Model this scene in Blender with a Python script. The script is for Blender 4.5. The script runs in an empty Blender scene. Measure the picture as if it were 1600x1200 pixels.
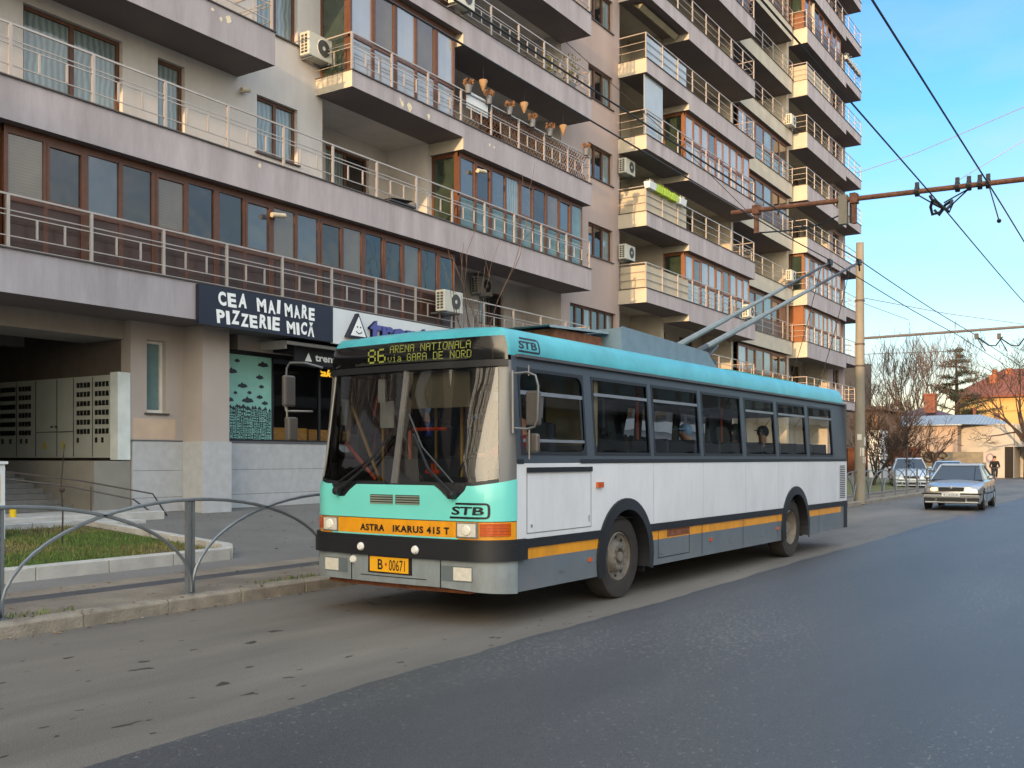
import bpy, bmesh, math, random
from mathutils import Vector, Matrix, Euler
R = math.radians
random.seed(7)
S = bpy.context.scene
COL = S.collection

# ------------------------------------------------------------------ camera
CAM_Z = 1.61
YAW = math.atan(1015/1560)
cd = bpy.data.cameras.new('camera'); cam = bpy.data.objects.new('camera', cd); COL.objects.link(cam)
cam.location = (0, 0, CAM_Z); cam.rotation_euler = (R(90), 0, YAW)
cd.sensor_width = 36; cd.lens = 35.1; cd.shift_y = 116/1600; cd.clip_end = 3000; cd.clip_start = 0.05
S.camera = cam
# ------------------------------------------------------------------ world, sun, exposure
SUN_EL, SUN_AZ = 6.0, 6.0         # azimuth: degrees from -Y towards +X
sun_vec = Vector((math.sin(R(SUN_AZ))*math.cos(R(SUN_EL)), -math.cos(R(SUN_AZ))*math.cos(R(SUN_EL)), math.sin(R(SUN_EL))))
w = bpy.data.worlds.new('World'); S.world = w; w.use_nodes = True
nt = w.node_tree; bg = nt.nodes['Background']
sky = nt.nodes.new('ShaderNodeTexSky'); sky.sky_type = 'NISHITA'; sky.sun_disc = False
sky.sun_elevation = R(SUN_EL + 4); sky.sun_rotation = math.atan2(sun_vec.x, sun_vec.y)
sky.altitude = 100; sky.air_density = 1.0; sky.dust_density = 1.6; sky.ozone_density = 2.2
bg.inputs[1].default_value = 0.15
wtc = nt.nodes.new('ShaderNodeTexCoord'); sep = nt.nodes.new('ShaderNodeSeparateXYZ'); nt.links.new(wtc.outputs['Generated'], sep.inputs[0])
grd = nt.nodes.new('ShaderNodeValToRGB'); E_ = grd.color_ramp.elements      # evening colours by height above the horizon
E_[0].position = 0.0; E_[0].color = (1.0, .70, .64, 1); E_[1].position = .42; E_[1].color = (.40, .72, .98, 1)
for q_, c_ in ((.07, (.90, .79, .74, 1)), (.15, (.66, .80, .80, 1)), (.27, (.47, .78, .95, 1))):
    e_ = E_.new(q_); e_.color = c_
nt.links.new(sep.outputs['Z'], grd.inputs[0])
mul = nt.nodes.new('ShaderNodeMix'); mul.data_type = 'RGBA'; mul.blend_type = 'MULTIPLY'; mul.inputs[0].default_value = 1
nt.links.new(sky.outputs[0], mul.inputs[6]); nt.links.new(grd.outputs[0], mul.inputs[7])
# bright cloud added out of view over the sunset half as fill, blue opposite
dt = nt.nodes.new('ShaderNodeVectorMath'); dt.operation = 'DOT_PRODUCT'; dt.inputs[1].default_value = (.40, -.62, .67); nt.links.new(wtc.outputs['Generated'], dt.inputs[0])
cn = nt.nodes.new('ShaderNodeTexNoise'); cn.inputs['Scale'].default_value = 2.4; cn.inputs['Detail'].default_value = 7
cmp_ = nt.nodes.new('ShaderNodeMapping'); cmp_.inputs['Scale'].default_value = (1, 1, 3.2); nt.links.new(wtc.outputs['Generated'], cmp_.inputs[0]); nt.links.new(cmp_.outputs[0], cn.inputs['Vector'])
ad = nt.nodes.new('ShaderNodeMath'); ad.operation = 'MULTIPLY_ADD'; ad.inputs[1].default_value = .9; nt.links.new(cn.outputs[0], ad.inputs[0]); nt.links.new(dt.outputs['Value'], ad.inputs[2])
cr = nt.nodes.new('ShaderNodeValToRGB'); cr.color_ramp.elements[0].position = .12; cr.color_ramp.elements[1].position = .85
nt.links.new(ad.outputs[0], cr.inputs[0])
FILL_CLOUD = (6.3, 6.35, 6.1)
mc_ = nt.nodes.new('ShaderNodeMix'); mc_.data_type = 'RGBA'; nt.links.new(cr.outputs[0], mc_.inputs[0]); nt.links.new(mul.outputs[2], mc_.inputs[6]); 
cw = nt.nodes.new('ShaderNodeValToRGB'); cw.color_ramp.elements[0].position = .02; cw.color_ramp.elements[1].position = .5     # added fill cloud: golden low down, pale above
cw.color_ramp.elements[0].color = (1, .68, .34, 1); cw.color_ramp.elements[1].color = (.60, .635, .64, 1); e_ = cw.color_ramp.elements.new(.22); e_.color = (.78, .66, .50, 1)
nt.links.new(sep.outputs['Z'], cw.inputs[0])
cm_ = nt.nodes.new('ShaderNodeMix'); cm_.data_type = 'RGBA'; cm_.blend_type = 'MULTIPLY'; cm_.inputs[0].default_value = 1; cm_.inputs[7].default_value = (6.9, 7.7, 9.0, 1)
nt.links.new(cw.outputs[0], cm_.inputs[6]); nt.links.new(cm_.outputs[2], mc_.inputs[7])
# faint high veils in the clear part
c2 = nt.nodes.new('ShaderNodeValToRGB'); c2.color_ramp.elements[0].position = .44; c2.color_ramp.elements[1].position = .68; c2.color_ramp.elements[1].color = (.5, .5, .5, 1); nt.links.new(cn.outputs[0], c2.inputs[0])
mv = nt.nodes.new('ShaderNodeMix'); mv.data_type = 'RGBA'; nt.links.new(c2.outputs[0], mv.inputs[0]); nt.links.new(mc_.outputs[2], mv.inputs[6]); mv.inputs[7].default_value = (2.05, 2.2, 2.45, 1)
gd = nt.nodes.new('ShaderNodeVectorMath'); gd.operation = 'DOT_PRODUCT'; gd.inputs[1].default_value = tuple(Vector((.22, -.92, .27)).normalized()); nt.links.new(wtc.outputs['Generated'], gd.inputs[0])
gr = nt.nodes.new('ShaderNodeValToRGB'); gr.color_ramp.elements[0].position = .80; gr.color_ramp.elements[1].position = .97; nt.links.new(gd.outputs['Value'], gr.inputs[0])   # golden glow added out of view above the sun, for the windscreen reflection
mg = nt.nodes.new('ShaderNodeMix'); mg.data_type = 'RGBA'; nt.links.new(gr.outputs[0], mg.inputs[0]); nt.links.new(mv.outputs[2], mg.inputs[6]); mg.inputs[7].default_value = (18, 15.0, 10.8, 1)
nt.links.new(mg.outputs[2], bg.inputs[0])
sd = bpy.data.lights.new('sun', 'SUN'); so = bpy.data.objects.new('sun', sd); COL.objects.link(so)
sd.energy = 2.2; sd.angle = R(0.5); sd.color = (1.0, 0.62, 0.32)
so.rotation_euler = sun_vec.to_track_quat('Z', 'Y').to_euler()
S.view_settings.view_transform = 'Standard'; S.view_settings.look = 'None'
S.view_settings.exposure = 1.38; S.view_settings.gamma = 1
S.render.engine = 'CYCLES'

# ------------------------------------------------------------------ materials
def srgb(h):
    h = h.lstrip('#'); v = [int(h[i:i+2], 16)/255 for i in (0, 2, 4)]
    return tuple((c/12.92 if c <= .04045 else ((c+.055)/1.055)**2.4) for c in v)
MATS = {}
def mat(name, col, rough=.7, metal=0, var=.12, vscale=3.0, bump=0, bscale=60, spec=.5, coat=0, emit=None, estr=0, ior=None, streak=0, stripes=None):
    if name in MATS: return MATS[name]
    m = bpy.data.materials.new(name); m.use_nodes = True; n = m.node_tree; b = n.nodes['Principled BSDF']
    c = srgb(col) if isinstance(col, str) else col
    b.inputs['Roughness'].default_value = rough; b.inputs['Metallic'].default_value = metal
    b.inputs['Specular IOR Level'].default_value = spec
    if ior: b.inputs['IOR'].default_value = ior
    if coat: b.inputs['Coat Weight'].default_value = coat; b.inputs['Coat Roughness'].default_value = .08
    tc = n.nodes.new('ShaderNodeTexCoord')
    if var:
        nz = n.nodes.new('ShaderNodeTexNoise'); nz.inputs['Scale'].default_value = vscale; nz.inputs['Detail'].default_value = 6
        src = tc.outputs['Object']
        if streak:
            mp = n.nodes.new('ShaderNodeMapping'); mp.inputs['Scale'].default_value = (1, 1, 1/streak)
            n.links.new(tc.outputs['Object'], mp.inputs[0]); src = mp.outputs[0]
        n.links.new(src, nz.inputs['Vector'])
        r = n.nodes.new('ShaderNodeValToRGB'); r.color_ramp.elements[0].position = .3; r.color_ramp.elements[1].position = .72
        r.color_ramp.elements[0].color = tuple(x*(1-var) for x in c)+(1,); r.color_ramp.elements[1].color = tuple(min(1, x*(1+var)) for x in c)+(1,)
        n.links.new(nz.outputs[0], r.inputs[0]); out = r.outputs[0]
        if stripes:
            wv = n.nodes.new('ShaderNodeTexWave'); wv.bands_direction = stripes[0]; wv.inputs['Scale'].default_value = stripes[1]
            wv.inputs['Distortion'].default_value = stripes[3] if len(stripes) > 3 else 0
            n.links.new(tc.outputs['Object'], wv.inputs['Vector'])
            mx = n.nodes.new('ShaderNodeMix'); mx.data_type = 'RGBA'; mx.blend_type = 'MULTIPLY'; mx.inputs[0].default_value = 1
            r2 = n.nodes.new('ShaderNodeValToRGB'); r2.color_ramp.elements[0].color = (stripes[2],)*3+(1,)
            n.links.new(wv.outputs[0], r2.inputs[0]); n.links.new(out, mx.inputs[6]); n.links.new(r2.outputs[0], mx.inputs[7]); out = mx.outputs[2]
        n.links.new(out, b.inputs['Base Color'])
    else: b.inputs['Base Color'].default_value = c+(1,)
    if bump:
        nb = n.nodes.new('ShaderNodeTexNoise'); nb.inputs['Scale'].default_value = bscale; nb.inputs['Detail'].default_value = 4
        n.links.new(tc.outputs['Object'], nb.inputs['Vector'])
        bp = n.nodes.new('ShaderNodeBump'); bp.inputs['Strength'].default_value = bump; bp.inputs['Distance'].default_value = .02
        n.links.new(nb.outputs[0], bp.inputs['Height']); n.links.new(bp.outputs[0], b.inputs['Normal'])
    if emit:
        b.inputs['Emission Color'].default_value = (srgb(emit) if isinstance(emit, str) else emit)+(1,); b.inputs['Emission Strength'].default_value = estr
    MATS[name] = m; return m
def dirty(m, col='#6a5c4a', amount=.5, zlo=.3, zhi=1.2, scale=5, zs=.35):
    """grime: blotches and runs of road dirt on paint, thicker low down where the wheels throw it"""
    n = m.node_tree; b = n.nodes['Principled BSDF']; src = b.inputs['Base Color'].links[0].from_socket
    tc = n.nodes.new('ShaderNodeTexCoord'); mp = n.nodes.new('ShaderNodeMapping'); mp.inputs['Scale'].default_value = (1, 1, zs); n.links.new(tc.outputs['Object'], mp.inputs[0])
    nz = n.nodes.new('ShaderNodeTexNoise'); nz.inputs['Scale'].default_value = scale; nz.inputs['Detail'].default_value = 8; nz.inputs['Roughness'].default_value = .7; n.links.new(mp.outputs[0], nz.inputs['Vector'])
    sp = n.nodes.new('ShaderNodeSeparateXYZ'); n.links.new(tc.outputs['Object'], sp.inputs[0])
    mr = n.nodes.new('ShaderNodeMapRange'); mr.inputs[1].default_value = zlo; mr.inputs[2].default_value = zhi; mr.inputs[3].default_value = .42; mr.inputs[4].default_value = .0; n.links.new(sp.outputs['Z'], mr.inputs[0])
    a = n.nodes.new('ShaderNodeMath'); n.links.new(nz.outputs[0], a.inputs[0]); n.links.new(mr.outputs[0], a.inputs[1])
    r = n.nodes.new('ShaderNodeValToRGB'); r.color_ramp.elements[0].position = .5; r.color_ramp.elements[1].position = 1.0; r.color_ramp.elements[1].color = (amount,)*3+(1,); n.links.new(a.outputs[0], r.inputs[0])
    mx = n.nodes.new('ShaderNodeMix'); mx.data_type = 'RGBA'; n.links.new(r.outputs[0], mx.inputs[0]); n.links.new(src, mx.inputs[6]); mx.inputs[7].default_value = srgb(col)+(1,); n.links.new(mx.outputs[2], b.inputs['Base Color'])
    return m
def glassmat(name, tint=(.55, .6, .62), ior=1.5, rough=.01, wav=0, fac=1.0):
    """clear sheet glass: mirror by fresnel, the rest passes straight through"""
    m = bpy.data.materials.new(name); m.use_nodes = True; n = m.node_tree
    n.nodes.remove(n.nodes['Principled BSDF']); o = n.nodes['Material Output']
    tr = n.nodes.new('ShaderNodeBsdfTransparent'); tr.inputs[0].default_value = tint+(1,)
    gl = n.nodes.new('ShaderNodeBsdfGlossy'); gl.inputs['Roughness'].default_value = rough
    fr = n.nodes.new('ShaderNodeFresnel'); fr.inputs[0].default_value = ior
    mx = n.nodes.new('ShaderNodeMixShader')
    n.links.new(fr.outputs[0], mx.inputs[0]); n.links.new(tr.outputs[0], mx.inputs[1]); n.links.new(gl.outputs[0], mx.inputs[2]); n.links.new(mx.outputs[0], o.inputs[0])
    if wav:
        tc = n.nodes.new('ShaderNodeTexCoord'); nb = n.nodes.new('ShaderNodeTexNoise'); nb.inputs['Scale'].default_value = 1.6; nb.inputs['Detail'].default_value = 1
        bp = n.nodes.new('ShaderNodeBump'); bp.inputs['Strength'].default_value = wav; bp.inputs['Distance'].default_value = .05
        n.links.new(tc.outputs['Object'], nb.inputs['Vector']); n.links.new(nb.outputs[0], bp.inputs['Height'])
        n.links.new(bp.outputs[0], gl.inputs['Normal']); n.links.new(bp.outputs[0], fr.inputs['Normal'])
    MATS[name] = m; return m

# ------------------------------------------------------------------ mesh helpers
class MB:
    def __init__(s): s.v = []; s.f = []; s.m = []
    def quad(s, a, b, c, d, m=0):
        i = len(s.v); s.v += [tuple(a), tuple(b), tuple(c), tuple(d)]; s.f.append((i, i+1, i+2, i+3)); s.m.append(m)
    def poly(s, pts, m=0):
        i = len(s.v); s.v += [tuple(p) for p in pts]; s.f.append(tuple(range(i, i+len(pts)))); s.m.append(m)
    def box(s, x0, x1, y0, y1, z0, z1, m=0, M=None):
        if x0 > x1: x0, x1 = x1, x0
        if y0 > y1: y0, y1 = y1, y0
        if z0 > z1: z0, z1 = z1, z0
        i = len(s.v)
        P = [(x0, y0, z0), (x1, y0, z0), (x1, y1, z0), (x0, y1, z0), (x0, y0, z1), (x1, y0, z1), (x1, y1, z1), (x0, y1, z1)]
        if M is not None: P = [tuple(M @ Vector(p)) for p in P]
        s.v += P
        for f in ((0, 3, 2, 1), (4, 5, 6, 7), (0, 1, 5, 4), (1, 2, 6, 5), (2, 3, 7, 6), (3, 0, 4, 7)):
            s.f.append(tuple(i+k for k in f)); s.m.append(m)
    def tube(s, pts, r, n=6, m=0, cap=True):
        pts = [Vector(p) for p in pts]; rr = r if isinstance(r, (list, tuple)) else [r]*len(pts)
        base = len(s.v); prev = None
        for k, p in enumerate(pts):
            d = (pts[min(k+1, len(pts)-1)]-pts[max(k-1, 0)])
            if d.length < 1e-9: d = Vector((0, 0, 1))
            d.normalize()
            if prev is None:
                a = Vector((0, 0, 1)) if abs(d.z) < .9 else Vector((1, 0, 0)); u = d.cross(a).normalized()
            else:
                u = (prev-d*prev.dot(d)); u = u.normalized() if u.length > 1e-6 else d.orthogonal().normalized()
            prev = u; w_ = d.cross(u)
            for j in range(n):
                an = 2*math.pi*j/n; s.v.append(tuple(p+(u*math.cos(an)+w_*math.sin(an))*rr[k]))
        for k in range(len(pts)-1):
            for j in range(n):
                a = base+k*n+j; b = base+k*n+(j+1) % n
                s.f.append((a, b, b+n, a+n)); s.m.append(m)
        if cap:
            s.f.append(tuple(base+j for j in range(n))[::-1]); s.m.append(m)
            e = base+(len(pts)-1)*n; s.f.append(tuple(e+j for j in range(n))); s.m.append(m)
    def lathe(s, prof, c, axis='z', n=20, m=0, mats=None):
        """prof: list of (r, h) along axis"""
        base = len(s.v)
        for (r, h) in prof:
            for j in range(n):
                an = 2*math.pi*j/n; a, b = r*math.cos(an), r*math.sin(an)
                if axis == 'z': q = (c[0]+a, c[1]+b, c[2]+h)
                elif axis == 'x': q = (c[0]+h, c[1]+a, c[2]+b)
                else: q = (c[0]+a, c[1]+h, c[2]+b)
                s.v.append(q)
        for k in range(len(prof)-1):
            for j in range(n):
                a = base+k*n+j; b = base+k*n+(j+1) % n
                s.f.append((a, b, b+n, a+n)); s.m.append(mats[k] if mats else m)
    def sphere(s, c, r, n=8, m=0, sc=(1, 1, 1)):
        base = len(s.v); rings = n//2+1
        for i in range(rings+1):
            ph = math.pi*i/rings
            for j in range(n):
                an = 2*math.pi*j/n
                s.v.append((c[0]+r*sc[0]*math.sin(ph)*math.cos(an), c[1]+r*sc[1]*math.sin(ph)*math.sin(an), c[2]+r*sc[2]*math.cos(ph)))
        for i in range(rings):
            for j in range(n):
                a = base+i*n+j; b = base+i*n+(j+1) % n
                s.f.append((a, a+n, b+n, b)); s.m.append(m)
    def prism(s, pts2, y0, y1, axis='y', m=0):
        """extrude a 2D outline; axis y: pts are (x,z)"""
        def P(p, h): return (p[0], h, p[1]) if axis == 'y' else ((h, p[0], p[1]) if axis == 'x' else (p[0], p[1], h))
        n = len(pts2); i = len(s.v); s.v += [P(p, y0) for p in pts2]+[P(p, y1) for p in pts2]
        s.f.append(tuple(i+k for k in range(n))); s.f.append(tuple(i+n+k for k in range(n))[::-1]); s.m += [m, m]
        for k in range(n):
            s.f.append((i+(k+1) % n, i+k, i+n+k, i+n+(k+1) % n)); s.m.append(m)
    def build(s, name, mats, parent=None, smooth=False, recalc=True, bevel=0):
        me = bpy.data.meshes.new(name); me.from_pydata(s.v, [], s.f)
        if not isinstance(mats, (list, tuple)): mats = [mats]
        for q in mats: me.materials.append(q)
        for p, k in zip(me.polygons, s.m): p.material_index = k; p.use_smooth = bool(smooth)
        if recalc:
            bm = bmesh.new(); bm.from_mesh(me); bmesh.ops.recalc_face_normals(bm, faces=bm.faces); bm.to_mesh(me); bm.free()
        if smooth:
            try: me.set_sharp_from_angle(angle=R(38))
            except Exception: pass
        o = bpy.data.objects.new(name, me); COL.objects.link(o)
        if parent is not None: o.parent = parent
        if bevel:
            b = o.modifiers.new('bevel', 'BEVEL'); b.width = bevel; b.segments = 2; b.limit_method = 'ANGLE'
        return o
def tag(o, label=None, cat=None, group=None, kind=None):
    if label: o['label'] = label
    if cat: o['category'] = cat
    if group: o['group'] = group
    if kind: o['kind'] = kind
    return o
def empty(name, loc=(0, 0, 0), rz=0, label=None, cat=None, group=None):
    o = bpy.data.objects.new(name, None); COL.objects.link(o); o.location = loc; o.rotation_euler = (0, 0, rz)
    o.empty_display_size = .2
    return tag(o, label, cat, group)
def children_of(o): return [c for c in bpy.data.objects if c.parent == o]
def copy_tree(o, parent=None, loc=None, rz=None, label=None):
    c = o.copy(); COL.objects.link(c)
    if parent is not None: c.parent = parent
    if loc is not None: c.location = loc
    if rz is not None: c.rotation_euler = (0, 0, rz)
    if label: c['label'] = label
    for ch in children_of(o): copy_tree(ch, c)
    return c
_ca, _sa = math.cos(YAW), math.sin(YAW)
def ray(px, py):
    u = (px-800)/1560; v = (716-py)/1560
    return Vector((u*_ca-_sa, u*_sa+_ca, v))
def on_x(px, py, X):      # point of the plane x = X seen at a pixel of the photograph
    d = ray(px, py); t = X/d.x; return Vector((X, d.y*t, CAM_Z+d.z*t))
def on_y(px, py, Y):
    d = ray(px, py); t = Y/d.y; return Vector((d.x*t, Y, CAM_Z+d.z*t))
def on_z(px, py, Z=0):
    d = ray(px, py); t = (Z-CAM_Z)/d.z; return Vector((d.x*t, d.y*t, Z))
def text_geo(txt, bold=0.0, shear=0, spacing=1.0):
    """outline of a word as flat faces, unit height about 0.7"""
    c = bpy.data.curves.new('t', 'FONT'); c.body = txt; c.offset = bold; c.shear = shear; c.space_character = spacing; c.resolution_u = 3
    o = bpy.data.objects.new('t', c); COL.objects.link(o)
    dg = bpy.context.evaluated_depsgraph_get(); me = bpy.data.meshes.new_from_object(o.evaluated_get(dg))
    v = [tuple(q.co) for q in me.vertices]; f = [tuple(p.vertices) for p in me.polygons]
    bpy.data.objects.remove(o); bpy.data.curves.remove(c); bpy.data.meshes.remove(me)
    if not v: return [], []
    x0 = min(q[0] for q in v); x1 = max(q[0] for q in v); y0 = min(q[1] for q in v); y1 = max(q[1] for q in v)
    return [((q[0]-x0)/(x1-x0), (q[1]-y0)/(y1-y0)) for q in v], f
def put_text(mb, txt, fn, m=0, bold=0.0, shear=0, spacing=1.0):
    """fn(u, v) maps the unit box of the word to 3D"""
    v, f = text_geo(txt, bold, shear, spacing); i = len(mb.v)
    mb.v += [tuple(fn(a, b)) for a, b in v]
    for q in f: mb.f.append(tuple(i+k for k in q)); mb.m.append(m)
# ================================================================== THE GROUND
def ramp_noise_mat(name, cols, scale, rough=.85, bump=.3, bscale=120, stretch=None, patches=None, speck=None, spec=.3):
    m = bpy.data.materials.new(name); m.use_nodes = True; n = m.node_tree; b = n.nodes['Principled BSDF']
    b.inputs['Roughness'].default_value = rough; b.inputs['Specular IOR Level'].default_value = spec
    tc = n.nodes.new('ShaderNodeTexCoord'); mp = n.nodes.new('ShaderNodeMapping'); mp.inputs['Scale'].default_value = stretch or (1, 1, 1)
    n.links.new(tc.outputs['Object'], mp.inputs[0])
    nz = n.nodes.new('ShaderNodeTexNoise'); nz.inputs['Scale'].default_value = scale; nz.inputs['Detail'].default_value = 8; nz.inputs['Roughness'].default_value = .62
    n.links.new(mp.outputs[0], nz.inputs['Vector'])
    r = n.nodes.new('ShaderNodeValToRGB'); e = r.color_ramp.elements
    e[0].position = .3; e[0].color = srgb(cols[0])+(1,); e[1].position = .7; e[1].color = srgb(cols[1])+(1,)
    n.links.new(nz.outputs[0], r.inputs[0]); out = r.outputs[0]
    # fine aggregate
    ng = n.nodes.new('ShaderNodeTexNoise'); ng.inputs['Scale'].default_value = 90; ng.inputs['Detail'].default_value = 3
    n.links.new(tc.outputs['Object'], ng.inputs['Vector'])
    rg = n.nodes.new('ShaderNodeValToRGB'); rg.color_ramp.elements[0].position = .3; rg.color_ramp.elements[1].position = .7
    rg.color_ramp.elements[0].color = (.72, .72, .72, 1); rg.color_ramp.elements[1].color = (1.25, 1.25, 1.25, 1)
    mx = n.nodes.new('ShaderNodeMix'); mx.data_type = 'RGBA'; mx.blend_type = 'MULTIPLY'; mx.inputs[0].default_value = 1
    n.links.new(ng.outputs[0], rg.inputs[0]); n.links.new(out, mx.inputs[6]); n.links.new(rg.outputs[0], mx.inputs[7]); out = mx.outputs[2]
    if speck:   # (colour, scale, threshold, mask scale)
        vo = n.nodes.new('ShaderNodeTexNoise'); vo.inputs['Scale'].default_value = speck[1]; vo.inputs['Detail'].default_value = 2
        mp2 = n.nodes.new('ShaderNodeMapping'); mp2.inputs['Scale'].default_value = (1.0, .55, 1); n.links.new(tc.outputs['Object'], mp2.inputs[0])
        n.links.new(mp2.outputs[0], vo.inputs['Vector'])
        mk = n.nodes.new('ShaderNodeTexNoise'); mk.inputs['Scale'].default_value = speck[3]; mk.inputs['Detail'].default_value = 3
        mp3 = n.nodes.new('ShaderNodeMapping'); mp3.inputs['Scale'].default_value = (1.3, .35, 1); n.links.new(tc.outputs['Object'], mp3.inputs[0])
        n.links.new(mp3.outputs[0], mk.inputs['Vector'])
        md = n.nodes.new('ShaderNodeMath'); md.operation = 'MULTIPLY_ADD'; md.inputs[1].default_value = .55; n.links.new(mk.outputs[0], md.inputs[0]); n.links.new(vo.outputs[0], md.inputs[2])
        rs = n.nodes.new('ShaderNodeValToRGB'); rs.color_ramp.elements[0].position = speck[2]; rs.color_ramp.elements[1].position = speck[2]+.035
        n.links.new(md.outputs[0], rs.inputs[0])
        m2 = n.nodes.new('ShaderNodeMix'); m2.data_type = 'RGBA'; n.links.new(rs.outputs[0], m2.inputs[0]); n.links.new(out, m2.inputs[6]); m2.inputs[7].default_value = srgb(speck[0])+(1,)
        out = m2.outputs[2]
    n.links.new(out, b.inputs['Base Color'])
    if bump:
        nb = n.nodes.new('ShaderNodeTexNoise'); nb.inputs['Scale'].default_value = bscale; nb.inputs['Detail'].default_value = 3
        n.links.new(tc.outputs['Object'], nb.inputs['Vector'])
        bp = n.nodes.new('ShaderNodeBump'); bp.inputs['Strength'].default_value = bump; bp.inputs['Distance'].default_value = .006
        n.links.new(nb.outputs[0], bp.inputs['Height']); n.links.new(bp.outputs[0], b.inputs['Normal'])
    MATS[name] = m; return m
M_old = ramp_noise_mat('asphalt_old', ('#504e4a', '#79736b'), .45, .62, .35, 110, (1.4, .25, 1), speck=('#3a3733', 7, .985, .5))
M_new = ramp_noise_mat('asphalt_new', ('#303236', '#4a4b4d'), .3, .5, .4, 130, (1.2, .3, 1), speck=('#5e5d5b', 34, .925, .55), spec=.5)
M_far = ramp_noise_mat('asphalt_far', ('#444446', '#555556'), .4, .55, .3, 90)
M_pave = ramp_noise_mat('pavement_asphalt', ('#605f5c', '#72706d'), .8, .85, .3, 80)
M_dirt = ramp_noise_mat('pavement_sandy', ('#655e55', '#867d70'), 1.6, .9, .5, 60)
M_trench = ramp_noise_mat('asphalt_patch', ('#404043', '#4e4e51'), 1.2, .85, .4, 90)
M_kerb = mat('kerb_concrete', '#7f786d', .9, var=.25, vscale=5, bump=.5, bscale=40)
M_conc = mat('concrete_light', '#a6a5a0', .9, var=.14, vscale=4, bump=.3, bscale=30)
M_soil = mat('soil', '#4a4030', .95, var=.3, vscale=12, bump=.8, bscale=30)
M_grass = mat('grass_blade', '#4a6626', .8, var=.35, vscale=9)
M_grass2 = mat('grass_blade_dry', '#6f6c3a', .8, var=.3, vscale=9)
KX = -8.62
SEAM = -4.72
mb = MB(); mb.quad((-400, -200, -.03), (400, -200, -.03), (400, 900, -.03), (-400, 900, -.03)); tag(mb.build('ground', M_far), kind='structure')
# the old lane and the newer dark lane beside it, with a ragged seam
random.seed(3)
ys = [-8+i*.22 for i in range(520)]
ex = [SEAM+random.uniform(-.018, .018)+.03*math.sin(y*.7)+.015*math.sin(y*3.1) for y in ys]
mb = MB()
for i in range(len(ys)-1): mb.quad((KX-.3, ys[i], 0), (SEAM+.3, ys[i], 0), (SEAM+.3, ys[i+1], 0), (KX-.3, ys[i+1], 0))
tag(mb.build('road_old_lane', M_old), kind='structure')
mb = MB()
for i in range(len(ys)-1): mb.quad((ex[i], ys[i], .006), (7, ys[i], .006), (7, ys[i+1], .006), (ex[i+1], ys[i+1], .006))
for i in range(len(ys)-1): mb.quad((ex[i], ys[i], .006), (ex[i+1], ys[i+1], .006), (ex[i+1], ys[i+1], 0), (ex[i], ys[i], 0))
tag(mb.build('road_new_lane', M_new), kind='structure')
# pavement: rises towards the building
def gz(x):
    if x > -10.5: return .14
    return .14+(-10.5-x)*.062
mb = MB()
xs = [-8.78, -9.75, -10.1, -10.55, -11.5, -13, -15, -17.5, -30]
for i in range(len(xs)-1):
    m_ = 0 if i in (0, 2) else (2 if i == 1 else 1)
    mb.quad((xs[i], -10, gz(xs[i])), (xs[i], 66 if i > 3 else 70, gz(xs[i])), (xs[i+1], 66 if i > 3 else 70, gz(xs[i+1])), (xs[i+1], -10, gz(xs[i+1])), m_)
tag(mb.build('pavement', [M_dirt, M_pave, M_trench]), kind='structure')
# kerb stones along the road
random.seed(11)
mb = MB(); y = -6.0
while y < 46:
    L = .98; d = random.uniform(-.008, .008); h = .15+random.uniform(-.008, .006)
    c = .03
    prof = [(KX+d, -.02), (KX+d, h-c), (KX+d-c, h), (KX-.17, h), (KX-.17, -.02)]
    mb.prism(prof, y+.008, y+L-.008, 'y'); y += L
o = mb.build('kerb', M_kerb, bevel=.008); tag(o, kind='structure')
mb = MB(); mb.box(KX-.16, KX-.01, -6, 46, -.02, .12); tag(mb.build('kerb_bed', M_dirt), kind='structure')
# the planter bed: kerb frame, soil, grass
PY1 = 10.0; PX0, PX1 = -11.15, -15.1; PY0 = -2.0
pl = MB()
def kerbline(ax, ay, bx, by, wdt=.16, h=.16):
    n_ = max(1, int(math.hypot(bx-ax, by-ay)/.95))
    d = Vector((bx-ax, by-ay, 0)); L = d.length; d.normalize(); q = Vector((-d.y, d.x, 0))*wdt/2
    for k in range(n_):
        a = Vector((ax, ay, 0))+d*(L*k/n_+.006); b = Vector((ax, ay, 0))+d*(L*(k+1)/n_-.006)
        za, zb = gz(a.x), gz(b.x)
        P = [a-q, b-q, b+q, a+q]
        lo = [Vector((p.x, p.y, gz(p.x)-.1)) for p in P]; hi = [Vector((p.x, p.y, gz(p.x)+h)) for p in P]
        i = len(pl.v); pl.v += [tuple(p) for p in lo+hi]
        for f in ((0, 3, 2, 1), (4, 5, 6, 7), (0, 1, 5, 4), (1, 2, 6, 5), (2, 3, 7, 6), (3, 0, 4, 7)): pl.f.append(tuple(i+k2 for k2 in f)); pl.m.append(0)
kerbline(PX0, PY0, PX0, PY1-.3); kerbline(PX0, PY1-.3, PX0-.35, PY1); kerbline(PX0-.35, PY1, PX1, PY1+.15); kerbline(PX1, PY1+.15, PX1, PY0)
o = pl.build('planter_kerb', M_conc, bevel=.01); tag(o, 'low pale concrete kerb framing the grass bed by the pavement', 'planter')
mb = MB(); mb.quad((PX0, PY0, gz(PX0)+.07), (PX0, PY1-.2, gz(PX0)+.07), (PX1, PY1+.1, gz(PX1)+.07), (PX1, PY0, gz(PX1)+.07)); tag(mb.build('planting_soil', M_soil), kind='structure')
random.seed(5); mb = MB()
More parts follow.
